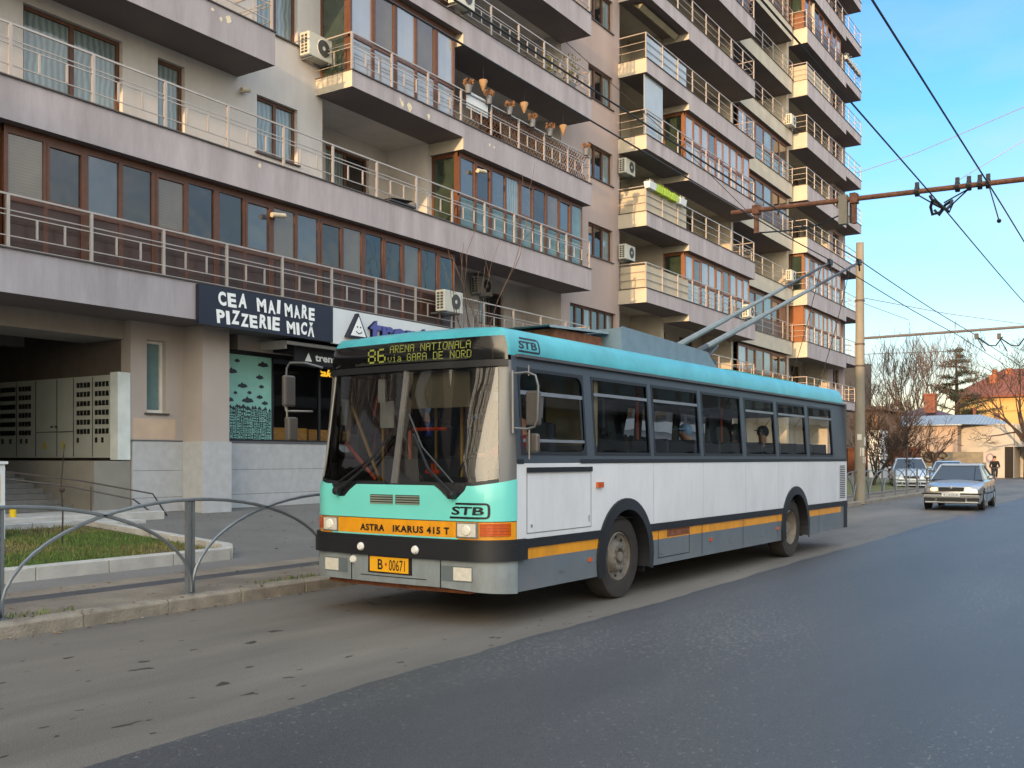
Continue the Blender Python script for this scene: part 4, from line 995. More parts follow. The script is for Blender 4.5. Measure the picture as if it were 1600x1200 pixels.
PL = mb.build('number_plate', [M_rub, mat('plate_yellow', '#e2a51a', .4, var=.05)], BUS)
mb = MB(); put_text(mb, 'B', pt(-1.60, -1.53, .49, .595, .0255), bold=.02); put_text(mb, '00671', pt(-1.45, -1.24, .485, .595, .0255), bold=.01)
q = P(-1.49, .545, .0255); mb.poly([(q[0]+.014*math.cos(a*math.pi/5), q[1], q[2]+.018*math.sin(a*math.pi/5)) for a in range(10)], 1); mb.build('lettering', [M_rub, mat('seal_red', '#b4331c', .5)], PL)
mb = MB()
for a, b in ((-1.72, -1.41), (-1.38, -1.07)):
    surf(mb, a, b, 1.15, 1.245, .009, 0)
    for i in range(4): surf(mb, a, b, 1.153+i*.024, 1.165+i*.024, .015, 1, edge=.006)
mb.build('air_vent', [M_rub, mat('vent_grey', '#80897c', .5)], BUS)
M_txt = mat('lettering_black', '#101418', .5, var=0)
mb = MB(); 
for t_, a, b in (('ASTRA', -1.87, -1.53), ('IKARUS', -1.42, -1.03), ('415 T', -.99, -.72)): mb = MB(); put_text(mb, t_, pt(a, b, .873, .943, .001), bold=.042, spacing=1.12); mb.build('lettering', M_txt, BUS)
def stb(fn, parent=BUS):
    """company mark: slanted letters inside a half open rounded box"""
    mb = MB(); put_text(mb, 'STB', (lambda u, v: fn(.02+.86*u+.03*v, .22+.56*v)), bold=.03, spacing=1.0)
    def bar(pts, w_=.07):
        fine = []
        for (a, b), (c, d) in zip(pts[:-1], pts[1:]):
            k = max(1, int(math.hypot(c-a, d-b)/.08)); fine += [(a+(c-a)*i/k, b+(d-b)*i/k) for i in range(k)]
        fine.append(pts[-1])
        for (a, b), (c, d) in zip(fine[:-1], fine[1:]):
            dx, dy = c-a, d-b; l = math.hypot(dx*2, dy) or 1; nx, ny = -dy/l*w_*.45, dx*2/l*w_
            mb.quad(fn(a-nx, b-ny), fn(c-nx, d-ny), fn(c+nx, d+ny), fn(a+nx, b+ny))
    arc = [(.9+.09*math.sin(t), .5+.46*math.cos(t)) if 0 else (.90+.1*math.sin(t)**.6, .5+.46*(math.copysign(abs(math.cos(t))**.5, math.cos(t)))) for t in [i*math.pi/10 for i in range(11)]]
    bar([(.14, .96)]+[(a+.0, b) for a, b in arc]+[(-.02, .04)]); return mb.build('company_mark', M_txt, parent)
stb(pt(-.70, -.30, 1.035, 1.18, .009)); stb(pt(.14, .52, 2.655, 2.80, .002))
mb = MB(); put_text(mb, '9', pt(-PF+.13, -PF+.2, 1.13, 1.23, .008)); mb.build('fleet_number', M_txt, BUS)
# wipers
def wiper(pts, blade):
    mb = MB(); mb.tube([P(*q) for q in pts], [.02, .014, .012, .01][:len(pts)], 5); mb.tube([P(*q) for q in blade], .011, 4); c = P(*pts[0]); mb.lathe([(0, -.05), (.04, -.04), (.045, .03)], c, 'y', 10)
    mb.build('wiper', M_rub, BUS)
wiper([(-PF+.66, 1.27, .03), (-PF+.95, 1.5, .06), (-PF+1.28, 1.82, .05)], [(-PF+.6, 1.36, .02), (-PF+1.0, 1.62, .03), (-PF+1.36, 1.9, .02)])
wiper([(-.66, 1.26, .03), (-.85, 1.5, .06), (-1.1, 1.85, .05)], [(-.62, 1.37, .02), (-.95, 1.72, .03), (-1.25, 2.05, .02)])
# mirrors
M_tube = mat('mirror_tube', '#6a6c6e', .4, metal=.5)
def loc(lx, ly, lz): return (lx, ly, lz)
mb = MB(); mb.tube([(-.03, -.05, 2.42), (.12, .0, 2.43), (.2, .02, 2.40), (.225, .03, 2.3), (.215, .03, 1.98), (.19, .02, 1.91), (.12, .0, 1.89), (-.02, -.05, 1.9)], .012, 6)
mb.tube([(-.015, -.05, 2.45), (-.01, -.05, 1.85)], .017, 6); mb.tube([(.13, .01, 2.5), (.13, .01, 2.4)], .008, 5); mb.tube([(.13, .02, 1.9), (.13, .02, 1.6)], .01, 5)
mr = mb.build('mirror', M_tube, BUS, smooth=True)
mb = MB(); mb.box(.06, .22, .05, .11, 1.92, 2.26); mb.box(.06, .21, .05, .10, 1.66, 1.85); mb.build('mirror_head', mat('mirror_back', '#4b4846', .45), mr, bevel=.03)
mb = MB(); mb.tube([(-2.5, -.1, 2.6), (-2.62, -.25, 2.65), (-2.82, -.28, 2.66), (-2.87, -.28, 2.6), (-2.9, -.28, 2.2), (-2.88, -.28, 2.13), (-2.55, -.2, 2.12)], .012, 6)
mb.tube([(-2.87, -.28, 2.4), (-2.86, -.28, 1.85)], .012, 6)
mr = mb.build('mirror', M_tube, BUS, smooth=True)
mb = MB(); mb.box(-2.87, -2.81, -.36, -.2, 2.18, 2.52); mb.box(-2.83, -2.75, -.36, -.22, 1.8, 2.06); mb.build('mirror_head', MATS['mirror_back'], mr, bevel=.02)
# wheels
def wheel(y, side, rear):
    c = (-.07 if side == 0 else -2.43, y, WZ); s_ = 1 if side == 0 else -1
    mb = MB(); mb.lathe([(.285, -.24*s_), (.43, -.27*s_), (.475, -.22*s_), (.48, -.05*s_), (.46, -.01*s_), (.40, .0), (.30, -.012*s_), (.285, -.03*s_)], c, 'x', 36)
    t = mb.build('wheel', M_tyre, BUS, smooth=True)
    mb = MB()
    if not rear: prof = [(.285, -.03*s_), (.27, -.015*s_), (.265, -.05*s_), (.19, -.075*s_), (.17, -.03*s_), (.15, -.004*s_), (.10, -.002*s_), (.098, -.05*s_), (.06, -.05*s_), (.055, .01*s_), (.0, .012*s_)]
    else: prof = [(.285, -.03*s_), (.275, -.01*s_), (.265, -.03*s_), (.255, -.16*s_), (.17, -.17*s_), (.16, -.12*s_), (.1, -.12*s_), (.09, -.06*s_), (0, -.055*s_)]
    mb.lathe(prof, c, 'x', 30)
    h = -.004 if not rear else -.12
    for i in range(10):
        a = 2*math.pi*i/10; mb.lathe([(0, .016*s_), (.014, .014*s_), (.016, 0)], (c[0]+h*s_, y+.125*math.cos(a), WZ+.125*math.sin(a)), 'x', 8, m=1)
        a += .3
        mb.lathe([(0, .004*s_), (.024, .003*s_)], (c[0]-(.062 if not rear else .165)*s_, y+.225*math.cos(a), WZ+.225*math.sin(a)), 'x', 10, m=2)
    mb.build('rim', [M_rim, M_chrome, M_rub], t, smooth=True)
for i, y in enumerate(WS):
    for s_ in (0, 1): wheel(y, s_, i == 1)
# roof equipment and trolley poles
mb = MB(); fz = [(3.11, 2.86), (3.11, 3.24), (3.16, 3.26), (5.75, 3.17), (6.28, 2.88)]
for x in (-.55, -2.0): mb.prism([(y, z) for y, z in fz], x-.02, x+.02, 'x')
mb.box(-1.98, -.57, 3.11, 3.14, 2.9, 3.24); mb.box(-.573, -.566, 4.3, 4.31, 2.9, 3.2, 1); mb.build('pole_fairing', [mat('fairing_grey', '#6b7e8a', .55, var=.12, vscale=6), M_rub], BUS)
mb = MB(); mb.box(-1.9, -.75, 1.9, 3.0, 2.9, 3.12, 0); mb.quad((-1.95, 1.7, 3.14), (-.7, 1.7, 3.14), (-.7, 3.1, 3.2), (-1.95, 3.1, 3.2), 1); mb.quad((-.7, 1.7, 3.11), (-.7, 1.7, 3.14), (-.7, 3.1, 3.2), (-.7, 3.1, 3.17), 1); mb.build('roof_box', [M_rust, M_lgrey], BUS)
mb = MB(); mb.box(-.62, -.5, 6.4, 9.6, 2.86, 2.97); mb.box(-1.7, -1.0, 6.5, 9.2, 2.9, 2.98); mb.build('roof_rail', mat('rail_green', '#4a9a8c', .5), BUS)
mb = MB(); mb.sphere((-1.1, 10.4, 2.95), .05); mb.build('roof_marker', mat('red_lens', '#8c1c1c', .2), BUS)
inv = Matrix.Rotation(DELTA, 4, 'Z') @ Matrix.Translation(-Vector((-5.196, 8.07, 0)))
def tolocal(v): return inv @ Vector(v)
WIRE_Z = 5.62
h1 = on_z(1342, 410, WIRE_Z-.05); h2 = on_z(1297, 410, WIRE_Z-.05)
M_polec = mat('pole_grey', '#747e80', .45, var=.15, vscale=5); M_poled = mat('pole_dark', '#3a3f44', .5, var=.1)
for hd, px_ in ((h1, -.95), (h2, -1.55)):
    hd = tolocal(hd); a = Vector((px_, 6.45, 3.28)); mb = MB(); d = hd-a
    mb.tube([a-d*.03, a+d*.03], .055, 8, 1); mb.tube([a+d*.03, a+d*.32], .05, 8, 0); mb.tube([a+d*.32, a+d*.66], [.04, .034], 8, 0); mb.tube([a+d*.66, a+d*.99], [.03, .024], 8, 1)
    tp_ = mb.build('trolley_pole', [M_polec, M_poled], BUS, smooth=True)
    mb = MB(); mb.box(hd.x-.03, hd.x+.03, hd.y-.09, hd.y+.1, hd.z-.05, hd.z+.06); mb.tube([hd, hd+Vector((0, .05, -.17))], .018, 6); mb.lathe([(.05, -.02), (.05, .02)], (hd.x, hd.y+.08, hd.z), 'x', 10)
    mb.build('pole_head', M_rub, tp_)
    mb = MB(); r0 = a+Vector((0, .2, -.05))
    for sx in (-.07, .07): mb.tube([(px_+sx, 5.9, 3.12), (px_+sx, 6.5, 3.14), tuple(a+d*.075+Vector((sx*.6, 0, -.06)))], .026, 6)
    mb.box(px_-.14, px_+.14, 6.2, 6.75, 2.95, 3.14); mb.tube([(px_, 6.3, 3.1), (px_, 6.45, 3.28)], .05, 6); mb.build('spring', M_poled, tp_)
    mb = MB(); e = Vector((px_, 10.85, 2.2)); s0 = a+d*.93
    pts = [s0+(e-s0)*t+Vector((0, 0, -.5*math.sin(math.pi*t))) for t in [i/10 for i in range(11)]]; mb.tube(pts, .007, 4); mb.build('pull_rope', M_rub, tp_)
# interior
mb = MB()
def seat(x, y, z, w_=.42, back=-1):
    mb.box(x-w_/2, x+w_/2, y, y+.42, z, z+.08); mb.box(x-w_/2, x+w_/2, y+(.40 if back > 0 else -.04), y+(.46 if back > 0 else .02), z+.05, z+.72)
SE = [(-.4, 3.3), (-.4, 4.15), (-.4, 5.0), (-.4, 5.85), (-.4, 6.7), (-.4, 7.5), (-.4, 8.3), (-.4, 9.1), (-.4, 9.9)]
for x, y in SE: 
    s_ = MB(); mb = s_; seat(x-.02, y, 1.14, .46, 1); seat(x-.52, y, 1.14, .44, 1) if y > 4 else None; s_.build('seat', M_seat, BUS, bevel=.02)
for x, y in [(-2.08, 3.4), (-2.08, 5.4), (-2.08, 7.6), (-2.08, 9.2)]: s_ = MB(); mb = s_; seat(x, y, 1.14, .46, 1); s_.build('seat', M_seat, BUS, bevel=.02)
mb = MB(); mb.quad((-.12, -.1, 2.58), (-2.38, -.1, 2.58), (-2.38, BL_-.05, 2.58), (-.12, BL_-.05, 2.58)); mb.build('ceiling', mat('ceiling_cream', '#8d8a80', .8), BUS)
mb = MB(); mb.box(-1.3, -.12, 1.72, 1.76, .92, 1.75, 0); mb.box(-.75, -.12, 1.7, 1.78, 1.75, 2.5, 1); mb.box(-1.32, -1.26, 1.7, 1.78, .92, 2.57, 0); mb.build('cab_partition', [M_int, mat('cream_panel', '#9b8f6a', .7)], BUS)
mb = MB(); mb.box(-2.3, -.16, -.22, .12, .9, 1.26, 0); mb.box(-1.1, -.25, -.12, .2, 1.26, 1.42, 0)
cx = MB(); pts = [(-.68+.22*math.cos(t), .28+.09*math.sin(t), 1.48+.2*math.sin(t)) for t in [i*math.pi/9 for i in range(19)]]; mb.tube(pts, .014, 5); mb.build('dashboard', mat('dash_black', '#1b1c1e', .7), BUS)
mb = MB(); mb.box(-.95, -.42, .85, 1.35, 1.22, 1.34); mb.box(-.95, -.42, 1.3, 1.4, 1.3, 2.0); mb.build('driver_seat', M_seat, BUS, bevel=.03)
mb = MB()
for x, y in ((-2.2, .55), (-1.35, .9), (-2.28, 1.6), (-1.1, 3.1)): mb.tube([(x, y, .92), (x, y, 2.56)], .018, 6)
mb.tube([(-2.35, .2, 2.2), (-1.9, .2, 1.3)], .02, 6); mb.build('handrail', M_yel, BUS)
mb = MB(); mb.tube([(-1.55, .3, 1.92), (-1.1, .3, 1.92)], .02, 6); mb.tube([(-1.55, .25, 1.6), (-1.55, .25, 1.9)], .02, 6); mb.tube([(-2.25, .0, 1.78), (-1.85, .05, 1.38)], .022, 6); mb.box(-1.3, -1.12, .2, .23, 1.45, 1.49); mb.box(-1.22, -1.19, .2, .23, 1.42, 1.56)
for x, y in ((-.95, 2.4), (-.95, 4.35), (-.95, 2.65), (-1.5, 5.9), (-.95, 7.3)): mb.tube([(x, y, .92), (x, y, 2.56)], .018, 6)
mb.build('handrail', M_ored, BUS)
mb = MB(); mb.box(-1.3, -.55, -.02, .0, 2.12, 2.48, 0); mb.box(-1.78, -1.68, .0, .03, 2.2, 2.45, 1); mb.box(-2.2, -2.0, .5, .52, 1.95, 2.25, 1); mb.build('sun_blind', [mat('blind_beige', '#756d5c', .85), mat('paper_white', '#c0c2c4', .7)], BUS)
mb = MB(); mb.box(-.60, -.28, 2.2, 2.24, 1.95, 2.3); mb.build('sign_panel', M_seat, BUS, bevel=.02)
# ------------------------------------------------------------------ people
def skin_obj(name, verts, edges, rad, m, parent=None, root=0, sub=1):
    me = bpy.data.meshes.new(name); me.from_pydata([tuple(v) for v in verts], edges, []); me.materials.append(m)
    o = bpy.data.objects.new(name, me); COL.objects.link(o)
    if parent is not None: o.parent = parent
    o.modifiers.new('skin', 'SKIN')
    if not me.skin_vertices: 
        try: me.attributes.new('skin', 'FLOAT', 'POINT')
        except Exception: pass
    sv = me.skin_vertices[0].data
    for i, r_ in enumerate(rad): sv[i].radius = (r_, r_) if not isinstance(r_, tuple) else r_; sv[i].use_root = (i == root)
    s_ = o.modifiers.new('subdivision', 'SUBSURF'); s_.levels = sub; s_.render_levels = sub
    dg = bpy.context.evaluated_depsgraph_get(); ev = o.evaluated_get(dg); m2 = bpy.data.meshes.new_from_object(ev)
    o.modifiers.clear(); o.data = m2
    for p in m2.polygons: p.use_smooth = True
    if not m2.materials: m2.materials.append(m)
    return o
def person(loc, rz, label, J, skin='#b98668', top='#202228', legs='#1c2230', hair='#1c1512', hat=None, group=None, hood=False):
    """J: joints in metres from the pelvis' floor point; x right, y forward"""
    e = empty('person', loc, rz, label, 'person', group)
    ms = mat('skin_'+skin[1:], skin, .6, var=.05); mt = mat('cloth_'+top[1:], top, .85, var=.12, vscale=12); ml = mat('cloth_'+legs[1:], legs, .85, var=.1, vscale=12); mh = mat('hair_'+hair[1:], hair, .8, var=.15, vscale=20)
    pe_, ch, nk, hd = [Vector(J[k]) for k in ('pelvis', 'chest', 'neck', 'head')]
    V = [pe_, (pe_+ch)/2, ch, nk, hd, hd+(hd-nk).normalized()*.11]; E = [(0, 1), (1, 2), (2, 3), (3, 4), (4, 5)]; Rr = [.10, .10, .11, .055, .088, .06]
    for s_ in ('L', 'R'):
        k = len(V); V += [Vector(J['sh'+s_]), Vector(J['el'+s_]), Vector(J['ha'+s_]), Vector(J['ha'+s_])+(Vector(J['ha'+s_])-Vector(J['el'+s_])).normalized()*.08]; Rr += [.05, .038, .03, .032]; E += [(2, k), (k, k+1), (k+1, k+2), (k+2, k+3)]
        k = len(V); V += [Vector(J['hi'+s_]), Vector(J['kn'+s_]), Vector(J['ft'+s_]), Vector(J['ft'+s_])+Vector((0, .17, -.04))]; Rr += [.085, .058, .04, .035]; E += [(0, k), (k, k+1), (k+1, k+2), (k+2, k+3)]
    b = skin_obj('body', V, E, Rr, ms, e)
    V = [pe_, (pe_+ch)/2, ch, ch+(nk-ch)*.6]; E = [(0, 1), (1, 2), (2, 3)]; Rr = [.155, .15, (.185, .13), .075]
    for s_ in ('L', 'R'):
        k = len(V); V += [Vector(J['sh'+s_]), Vector(J['el'+s_]), Vector(J['ha'+s_])]; Rr += [.082, .062, .048]; E += [(2, k), (k, k+1), (k+1, k+2)]
    skin_obj('jacket', V, E, Rr, mt, e)
    V = [pe_+Vector((0, 0, .02))]; E = []; Rr = [.15]
    for s_ in ('L', 'R'):
        k = len(V); V += [Vector(J['hi'+s_]), Vector(J['kn'+s_]), Vector(J['ft'+s_])+Vector((0, 0, .05))]; Rr += [.105, .075, .06]; E += [(0, k), (k, k+1), (k+1, k+2)]
    skin_obj('trousers', V, E, Rr, ml, e)
    mb = MB(); f = Vector((0, 1, 0)); c = hd+Vector((0, 0, .045))
    mb.sphere((c.x, c.y-.02, c.z+.02), .107, 12, sc=(.95, 1.0, 1.0)) if not hood else mb.sphere((c.x, c.y-.03, c.z-.01), .135, 12, sc=(1, 1.0, 1.15))
    mb.build('hat' if hat else ('hood' if hood else 'hair'), mat('cloth_'+(hat or top)[1:], hat or top, .85) if (hat or hood) else mh, e, smooth=True)
    if hat: mb = MB(); mb.box(c.x-.07, c.x+.07, c.y+.05, c.y+.19, c.z+.03, c.z+.045); mb.build('cap_peak', mat('cloth_'+hat[1:], hat, .85), e)
    mb = MB(); mb.sphere((c.x, c.y+.095, c.z-.01), .016, 6, sc=(1, 1.3, 1.4)); mb.build('nose', ms, e, smooth=True)
    mb = MB()
    for sx in (-.032, .032): mb.sphere((c.x+sx, c.y+.083, c.z+.02), .011, 6)
    mb.build('eyes', M_black, e)
    return e
SIT = dict(pelvis=(0, 0, .1), chest=(0, -.02, .42), neck=(0, 0, .58), head=(0, .02, .70), shL=(-.18, -.01, .46), elL=(-.22, .08, .2), haL=(-.14, .3, .16), shR=(.18, -.01, .46), elR=(.22, .08, .2), haR=(.14, .3, .16),
           hiL=(-.09, .05, .08), knL=(-.11, .45, .08), ftL=(-.11, .47, -.36), hiR=(.09, .05, .08), knR=(.11, .45, .08), ftR=(.11, .47, -.36))
DRV = dict(SIT, elL=(-.24, .2, .3), haL=(-.16, .5, .3), elR=(.24, .2, .3), haR=(.16, .5, .3))
def inbus(lx, ly, lz): return Matrix.Translation(Vector((-5.196, 8.07, 0))) @ Matrix.Rotation(-DELTA, 4, 'Z') @ Vector((lx, ly, lz))
person(inbus(-.68, 1.08, 1.34), math.pi-DELTA, 'bus driver in a dark red jacket behind the near side of the windscreen', DRV, top='#a3182a', legs='#2a1c3a')
person(inbus(-.6, 5.25, 1.26), math.pi-DELTA-.3, 'seated passenger in a bright blue jacket and pale blue cap by the fourth side window', dict(SIT, head=(0, .08, .68)), top='#1d3f86', hat='#7fa6c4')
person(inbus(-.5, 6.75, 1.26), math.pi-DELTA, 'seated passenger in dark clothes with a tall dark hood, directly behind the blue jacket', SIT, top='#23262c', hood=True)
person(inbus(-.5, 7.95, 1.28), math.pi-DELTA, 'seated passenger in a black coat and knitted cap by the second to last bus window', SIT, top='#15181d', hat='#2b2f35')
# ================================================================== STREET THINGS
# arched railing along the kerb
FY0, FST, NF = .77, 2.13, 24
M_galv = mat('galvanised', '#7d848a', .4, metal=.55, var=.12, vscale=5)
fe = empty('street_fence', (-8.82, 5.03, .14), 0, 'long galvanised railing of crossing arches and posts along the kerb', 'fence')
for i in range(NF):
    y = FY0+FST*i-5.03
    mb = MB(); mb.box(-.03, .03, y-.045, y+.0-.012, 0, 1.03); mb.box(-.03, .03, y+.012, y+.045, 0, 1.03); mb.box(-.012, .012, y-.012, y+.012, 0, 1.0); mb.box(-.06, .06, y-.08, y+.08, -.01, .012)
    mb.build('post', M_galv, fe)
    if i == 0 or i == NF-1: continue
    mb = MB(); pts = [(.0, y-FST*math.cos(t), .03+.995*math.sin(t)**.92) for t in [math.pi*k/28 for k in range(29)]]
    pts = [(.036 if j < 15 else .036, p[1], p[2]) for j, p in enumerate(pts)]
    mb.tube(pts, .019, 6); mb.build('arch', M_galv, fe, smooth=True)
# concrete mast and its arm, rusty near arm, wires
M_mast = mat('mast_concrete', '#7c786d', .95, var=.16, vscale=3, bump=.4, bscale=25, streak=3)
ms = empty('overhead_line_mast', (-8.72, 35.4, .14), 0, 'tall tapering concrete mast beside the block with paper notices near its foot', 'mast')
mb = MB(); mb.lathe([(.19, -.1), (.185, 1), (.13, 8.9), (.0, 8.92)], (0, 0, 0), 'z', 12); mb.build('shaft', M_mast, ms, smooth=True)
for z in (5.4, 6.9, 3.1, 4.65): mb = MB(); mb.lathe([(.165, -.03), (.165, .03)], (0, 0, z), 'z', 14); mb.build('band', M_flash, ms)
mb = MB()
for z, a, h in ((1.55, -.9, .28), (1.9, -.2, .3), (1.3, -.4, .22), (2.1, -1.4, .2), (1.75, .5, .26)):
    c, s_ = math.cos(a), math.sin(a); r_ = .19
    mb.quad((r_*math.cos(a-.4), r_*math.sin(a-.4), z), (r_*math.cos(a+.4), r_*math.sin(a+.4), z), (r_*math.cos(a+.4), r_*math.sin(a+.4), z+h), (r_*math.cos(a-.4), r_*math.sin(a-.4), z+h))
mb.build('notice', mat('paper', '#b9b6ac', .9, var=.15, vscale=20), ms)
mb = MB(); mb.tube([(.12, 0, 5.6), (14, 0, 5.72)], .045, 8, 0); mb.build('arm', mat('arm_grey', '#5b5658', .6, var=.2), ms)
mb = MB(); mb.tube([(.1, 0, 5.05), (3.2, .4, 5.02)], .012, 5)
mb.build('stay', M_flash, ms)
M_rusty = mat('rusty_tube', '#6a4634', .85, var=.35, vscale=12, bump=.3)
Y1, Z1 = 17.55, 6.0
arm = empty('wire_support_arm', (-4, Y1, Z1), 0, 'rusty brown tube arm crossing above the street, carrying the trolley wires', 'support arm')
p0 = on_y(1143, 333, Y1); p1 = on_y(1600, 280, Y1)
slope = (p1.z-p0.z)/(p1.x-p0.x)
def az(x): return p0.z+(x-p0.x)*slope
mb = MB(); mb.tube([(p0.x+4, 0, az(p0.x)-Z1), (3.5+4, 0, az(3.5)-Z1)], .043, 10, 0); rt = mb.build('tube', M_rusty, arm, smooth=True)
def armx(px): 
    d = ray(px, 320); return d.x*Y1/d.y
for px_, dn in ((1182, .42), (1335, .42)):
    x = armx(px_); mb = MB(); mb.box(x+4-.035, x+4+.035, -.04, .04, az(x)-Z1-dn, az(x)-Z1-.05); mb.box(x+4-.06, x+4+.06, -.075, .075, az(x)-Z1-.08, az(x)-Z1+.08); mb.build('hanger', M_rusty, arm)
x = armx(1318); mb = MB(); mb.box(x+4-.07, x+4+.07, -.06, .06, az(x)-Z1-.42, az(x)-Z1+.08); mb.build('insulator', M_mast, arm)
x = armx(1330); mb = MB(); mb.box(x+4-.05, x+4+.05, .07, .16, az(x)-Z1-.38, az(x)-Z1+.13); mb.build('clamp', M_rub, arm)
for px_ in (1433, 1496, 1514, 1531, 1544):
    x = armx(px_); mb = MB(); mb.lathe([(.085, -.03), (.085, .03)], (x+4, 0, az(x)-Z1), 'x', 12); mb.box(x+4-.03, x+4+.03, -.03, .03, az(x)-Z1+.06, az(x)-Z1+.15); mb.build('clamp', M_rub, arm)
xa, xb = armx(1182), armx(1322)
mb = MB(); mb.tube([(xa+4, .06, az(xa)-Z1-.4), (xa+4+.6, .06, az(xa)-Z1-.43), (xb+4-.5, .06, az(xb)-Z1-.36), (xb+4, .06, az(xb)-Z1-.2)], .014, 5); mb.build('span_wire', M_rub, arm)
# contact wires
M_wire = mat('wire', '#2a2623', .6, var=0)
WX = [h1.x, h2.x, -2.12, -2.93]
WL = ['contact wire touched by the nearer trolley pole head', 'contact wire touched by the farther trolley pole head', 'contact wire over the oncoming lane, nearest the right edge of the photo', 'contact wire over the oncoming lane, just left of the outermost one']
for x, l in zip(WX, WL):
    mb = MB(); pts = []
    if x > -4:
        anchors = [(-30, 5.75), (17.55, 5.62), (35.4, 5.62), (60, 5.65), (85, 5.65), (140, 5.6)]
    else: anchors = [(-30, 5.75), (17.55, 5.5+.07), (h1.y, WIRE_Z), (35.4, 5.66), (60, 5.65), (85, 5.65), (140, 5.6)]
    for (ya, za), (yb, zb) in zip(anchors[:-1], anchors[1:]):
        for t in range(6):
            u = t/6; pts.append((x, ya+(yb-ya)*u, za+(zb-za)*u-.05*math.sin(math.pi*u)*((yb-ya) > 8)))
    pts.append((x, anchors[-1][0], anchors[-1][1])); mb.tube(pts, .011, 5); o = mb.build('contact_wire', M_wire); tag(o, l, 'wire')
# wire fittings under the near arm
mb = MB(); xx = WX[3]
c = on_x(1470, 322, xx+.0); y0_, z0_ = Y1+.3, 5.55
def cyc(cx, cy, cz, r_, n=7): return [(cx+.02*math.sin(i), cy+r_*math.cos(2*math.pi*i/n), cz+r_*.6*math.sin(2*math.pi*i/n)) for i in range(n+1)]
fx = on_y(1470, 322, Y1+.25)
mb.tube([(fx.x+.16*math.cos(a)*(1+.2*math.sin(3*a)), fx.y+.2*math.sin(a), fx.z+.1*math.sin(2*a)) for a in [i*math.pi/5 for i in range(11)]], .026, 5)
mb.tube([(fx.x-.17, fx.y, fx.z+.2), (fx.x-.1, fx.y, fx.z+.05), (fx.x+.12, fx.y+.1, fx.z-.09), (fx.x+.18, fx.y, fx.z+.02)], .024, 5); mb.tube([(fx.x-.1, fx.y, fx.z-.05), (fx.x-.02, fx.y, fx.z-.15), (fx.x+.05, fx.y, fx.z-.05)], .022, 5)
ax_ = armx(1514); mb.tube([(ax_, Y1, az(ax_)-.05), (fx.x+.05, fx.y, fx.z+.05)], .012, 5); mb.tube([(ax_, Y1, az(ax_)-.05), (fx.x+.17, fx.y, fx.z)], .012, 5); a2 = armx(1433); mb.tube([(a2, Y1, az(a2)-.05), (fx.x-.15, fx.y, fx.z+.08)], .012, 5)
o = mb.build('wire_clamp', M_rub); tag(o, 'black knotted wire clamp hanging just under the rusty arm against the sky', 'wire clamp')
mb = MB(); a3 = armx(1544); e3 = on_x(1561, 345, WX[2]); mb.tube([(a3, Y1, az(a3)), tuple(e3)], .010, 5); mb.sphere(tuple(e3), .035, 6, sc=(1, 2, 1)); o = mb.build('wire_hanger', M_rub); tag(o, 'thin slanting hanger from the rusty arm to the outermost contact wire', 'wire hanger')
# fittings of the far arm
for px_, l in ((1526, 'small black clamp under the grey far arm, left one'), (1561, 'small black clamp under the grey far arm, right one above the red roof')):
    b = on_y(px_, 527, 35.4); mb = MB(); mb.box(b.x-.05, b.x+.05, 35.33, 35.47, b.z-.06, b.z+.12); mb.tube([(b.x, 35.4, b.z), (b.x+.35, 35.5, b.z-.28), (b.x+.55, 35.5, b.z-.3), (b.x+.75, 35.5, b.z-.02)], .022, 5); mb.tube([(b.x, 35.4, b.z), (b.x+.1, 36.6, b.z-.35)], .016, 5)
    o = mb.build('wire_clamp', M_rub); tag(o, l, 'wire clamp', 'clamps under the far arm')
def cable(pts, l, r_=.008, m=None):
    mb = MB(); mb.tube(pts, r_, 4); o = mb.build('cable', m or M_wire); tag(o, l, 'cable')
def pp_(px, py, t): d = ray(px, py); return tuple(Vector((0, 0, CAM_Z))+d*t)
pale = mat('cable_pale', '#a08f96', .6, var=0)
cable([pp_(1340, 270, 60), pp_(1430, 240, 56), pp_(1640, 150, 48)], 'pale thin cable rising across the sky above the rusty arm', .02, pale)
cable([(armx(1496), Y1, az(armx(1496))+.1), pp_(1640, 195, 17)], 'thin cable from the rusty arm to the right edge', .006, pale)
cable([pp_(1347, 465, 36), pp_(1480, 490, 46), pp_(1640, 512, 60)], 'faint cable leaving the mast to the right below its arm tip', .015, pale)
cable([pp_(1347, 473, 36), pp_(1420, 500, 42)], 'short faint cable leaving the mast below the first', .012, pale)
cable([(XF+.02, 12, 9.1), pp_(1070, 240, 27), pp_(1285, 405, 29)] if 0 else [pp_(880, 62, 24), pp_(1068, 232, 26), pp_(1180, 342, 27)], 'dark service cable crossing the front of the right balcony stack', .011)
# ------------------------------------------------------------------ air conditioners
M_ac = mat('ac_white', '#b9b9ad', .5, var=.06); M_acg = mat('ac_grille', '#3a3c3b', .6)
def ac_unit(loc, label, facing=0, s=1):
    e = empty('air_conditioner', loc, facing, label, 'air conditioner', 'outdoor air conditioner units on the block')
    mb = MB(); mb.box(0, .3*s, -.4*s, .4*s, 0, .55*s); b = mb.build('casing', M_ac, e, bevel=.015)
    mb = MB(); c = (.301*s, .08*s, .28*s)
    mb.lathe([(.0, .012), (.05, .014), (.2*s, .01), (.215*s, .0)], c, 'x', 20, mats=[0, 1, 0]); mb.build('fan_grille', [M_ac, M_acg], e)
    mb = MB()
    for i in range(6):
        for j in range(2): mb.box(.05+.11*j, .13+.11*j, -.402*s, -.4*s, .06+.075*i, .115+.075*i)
    mb.build('side_grille', M_acg, e)
    for y in (-.28*s, .28*s): mb = MB(); mb.box(-.3, .3*s, y-.02, y+.02, -.04, 0); mb.build('bracket', M_galv, e)
    return e
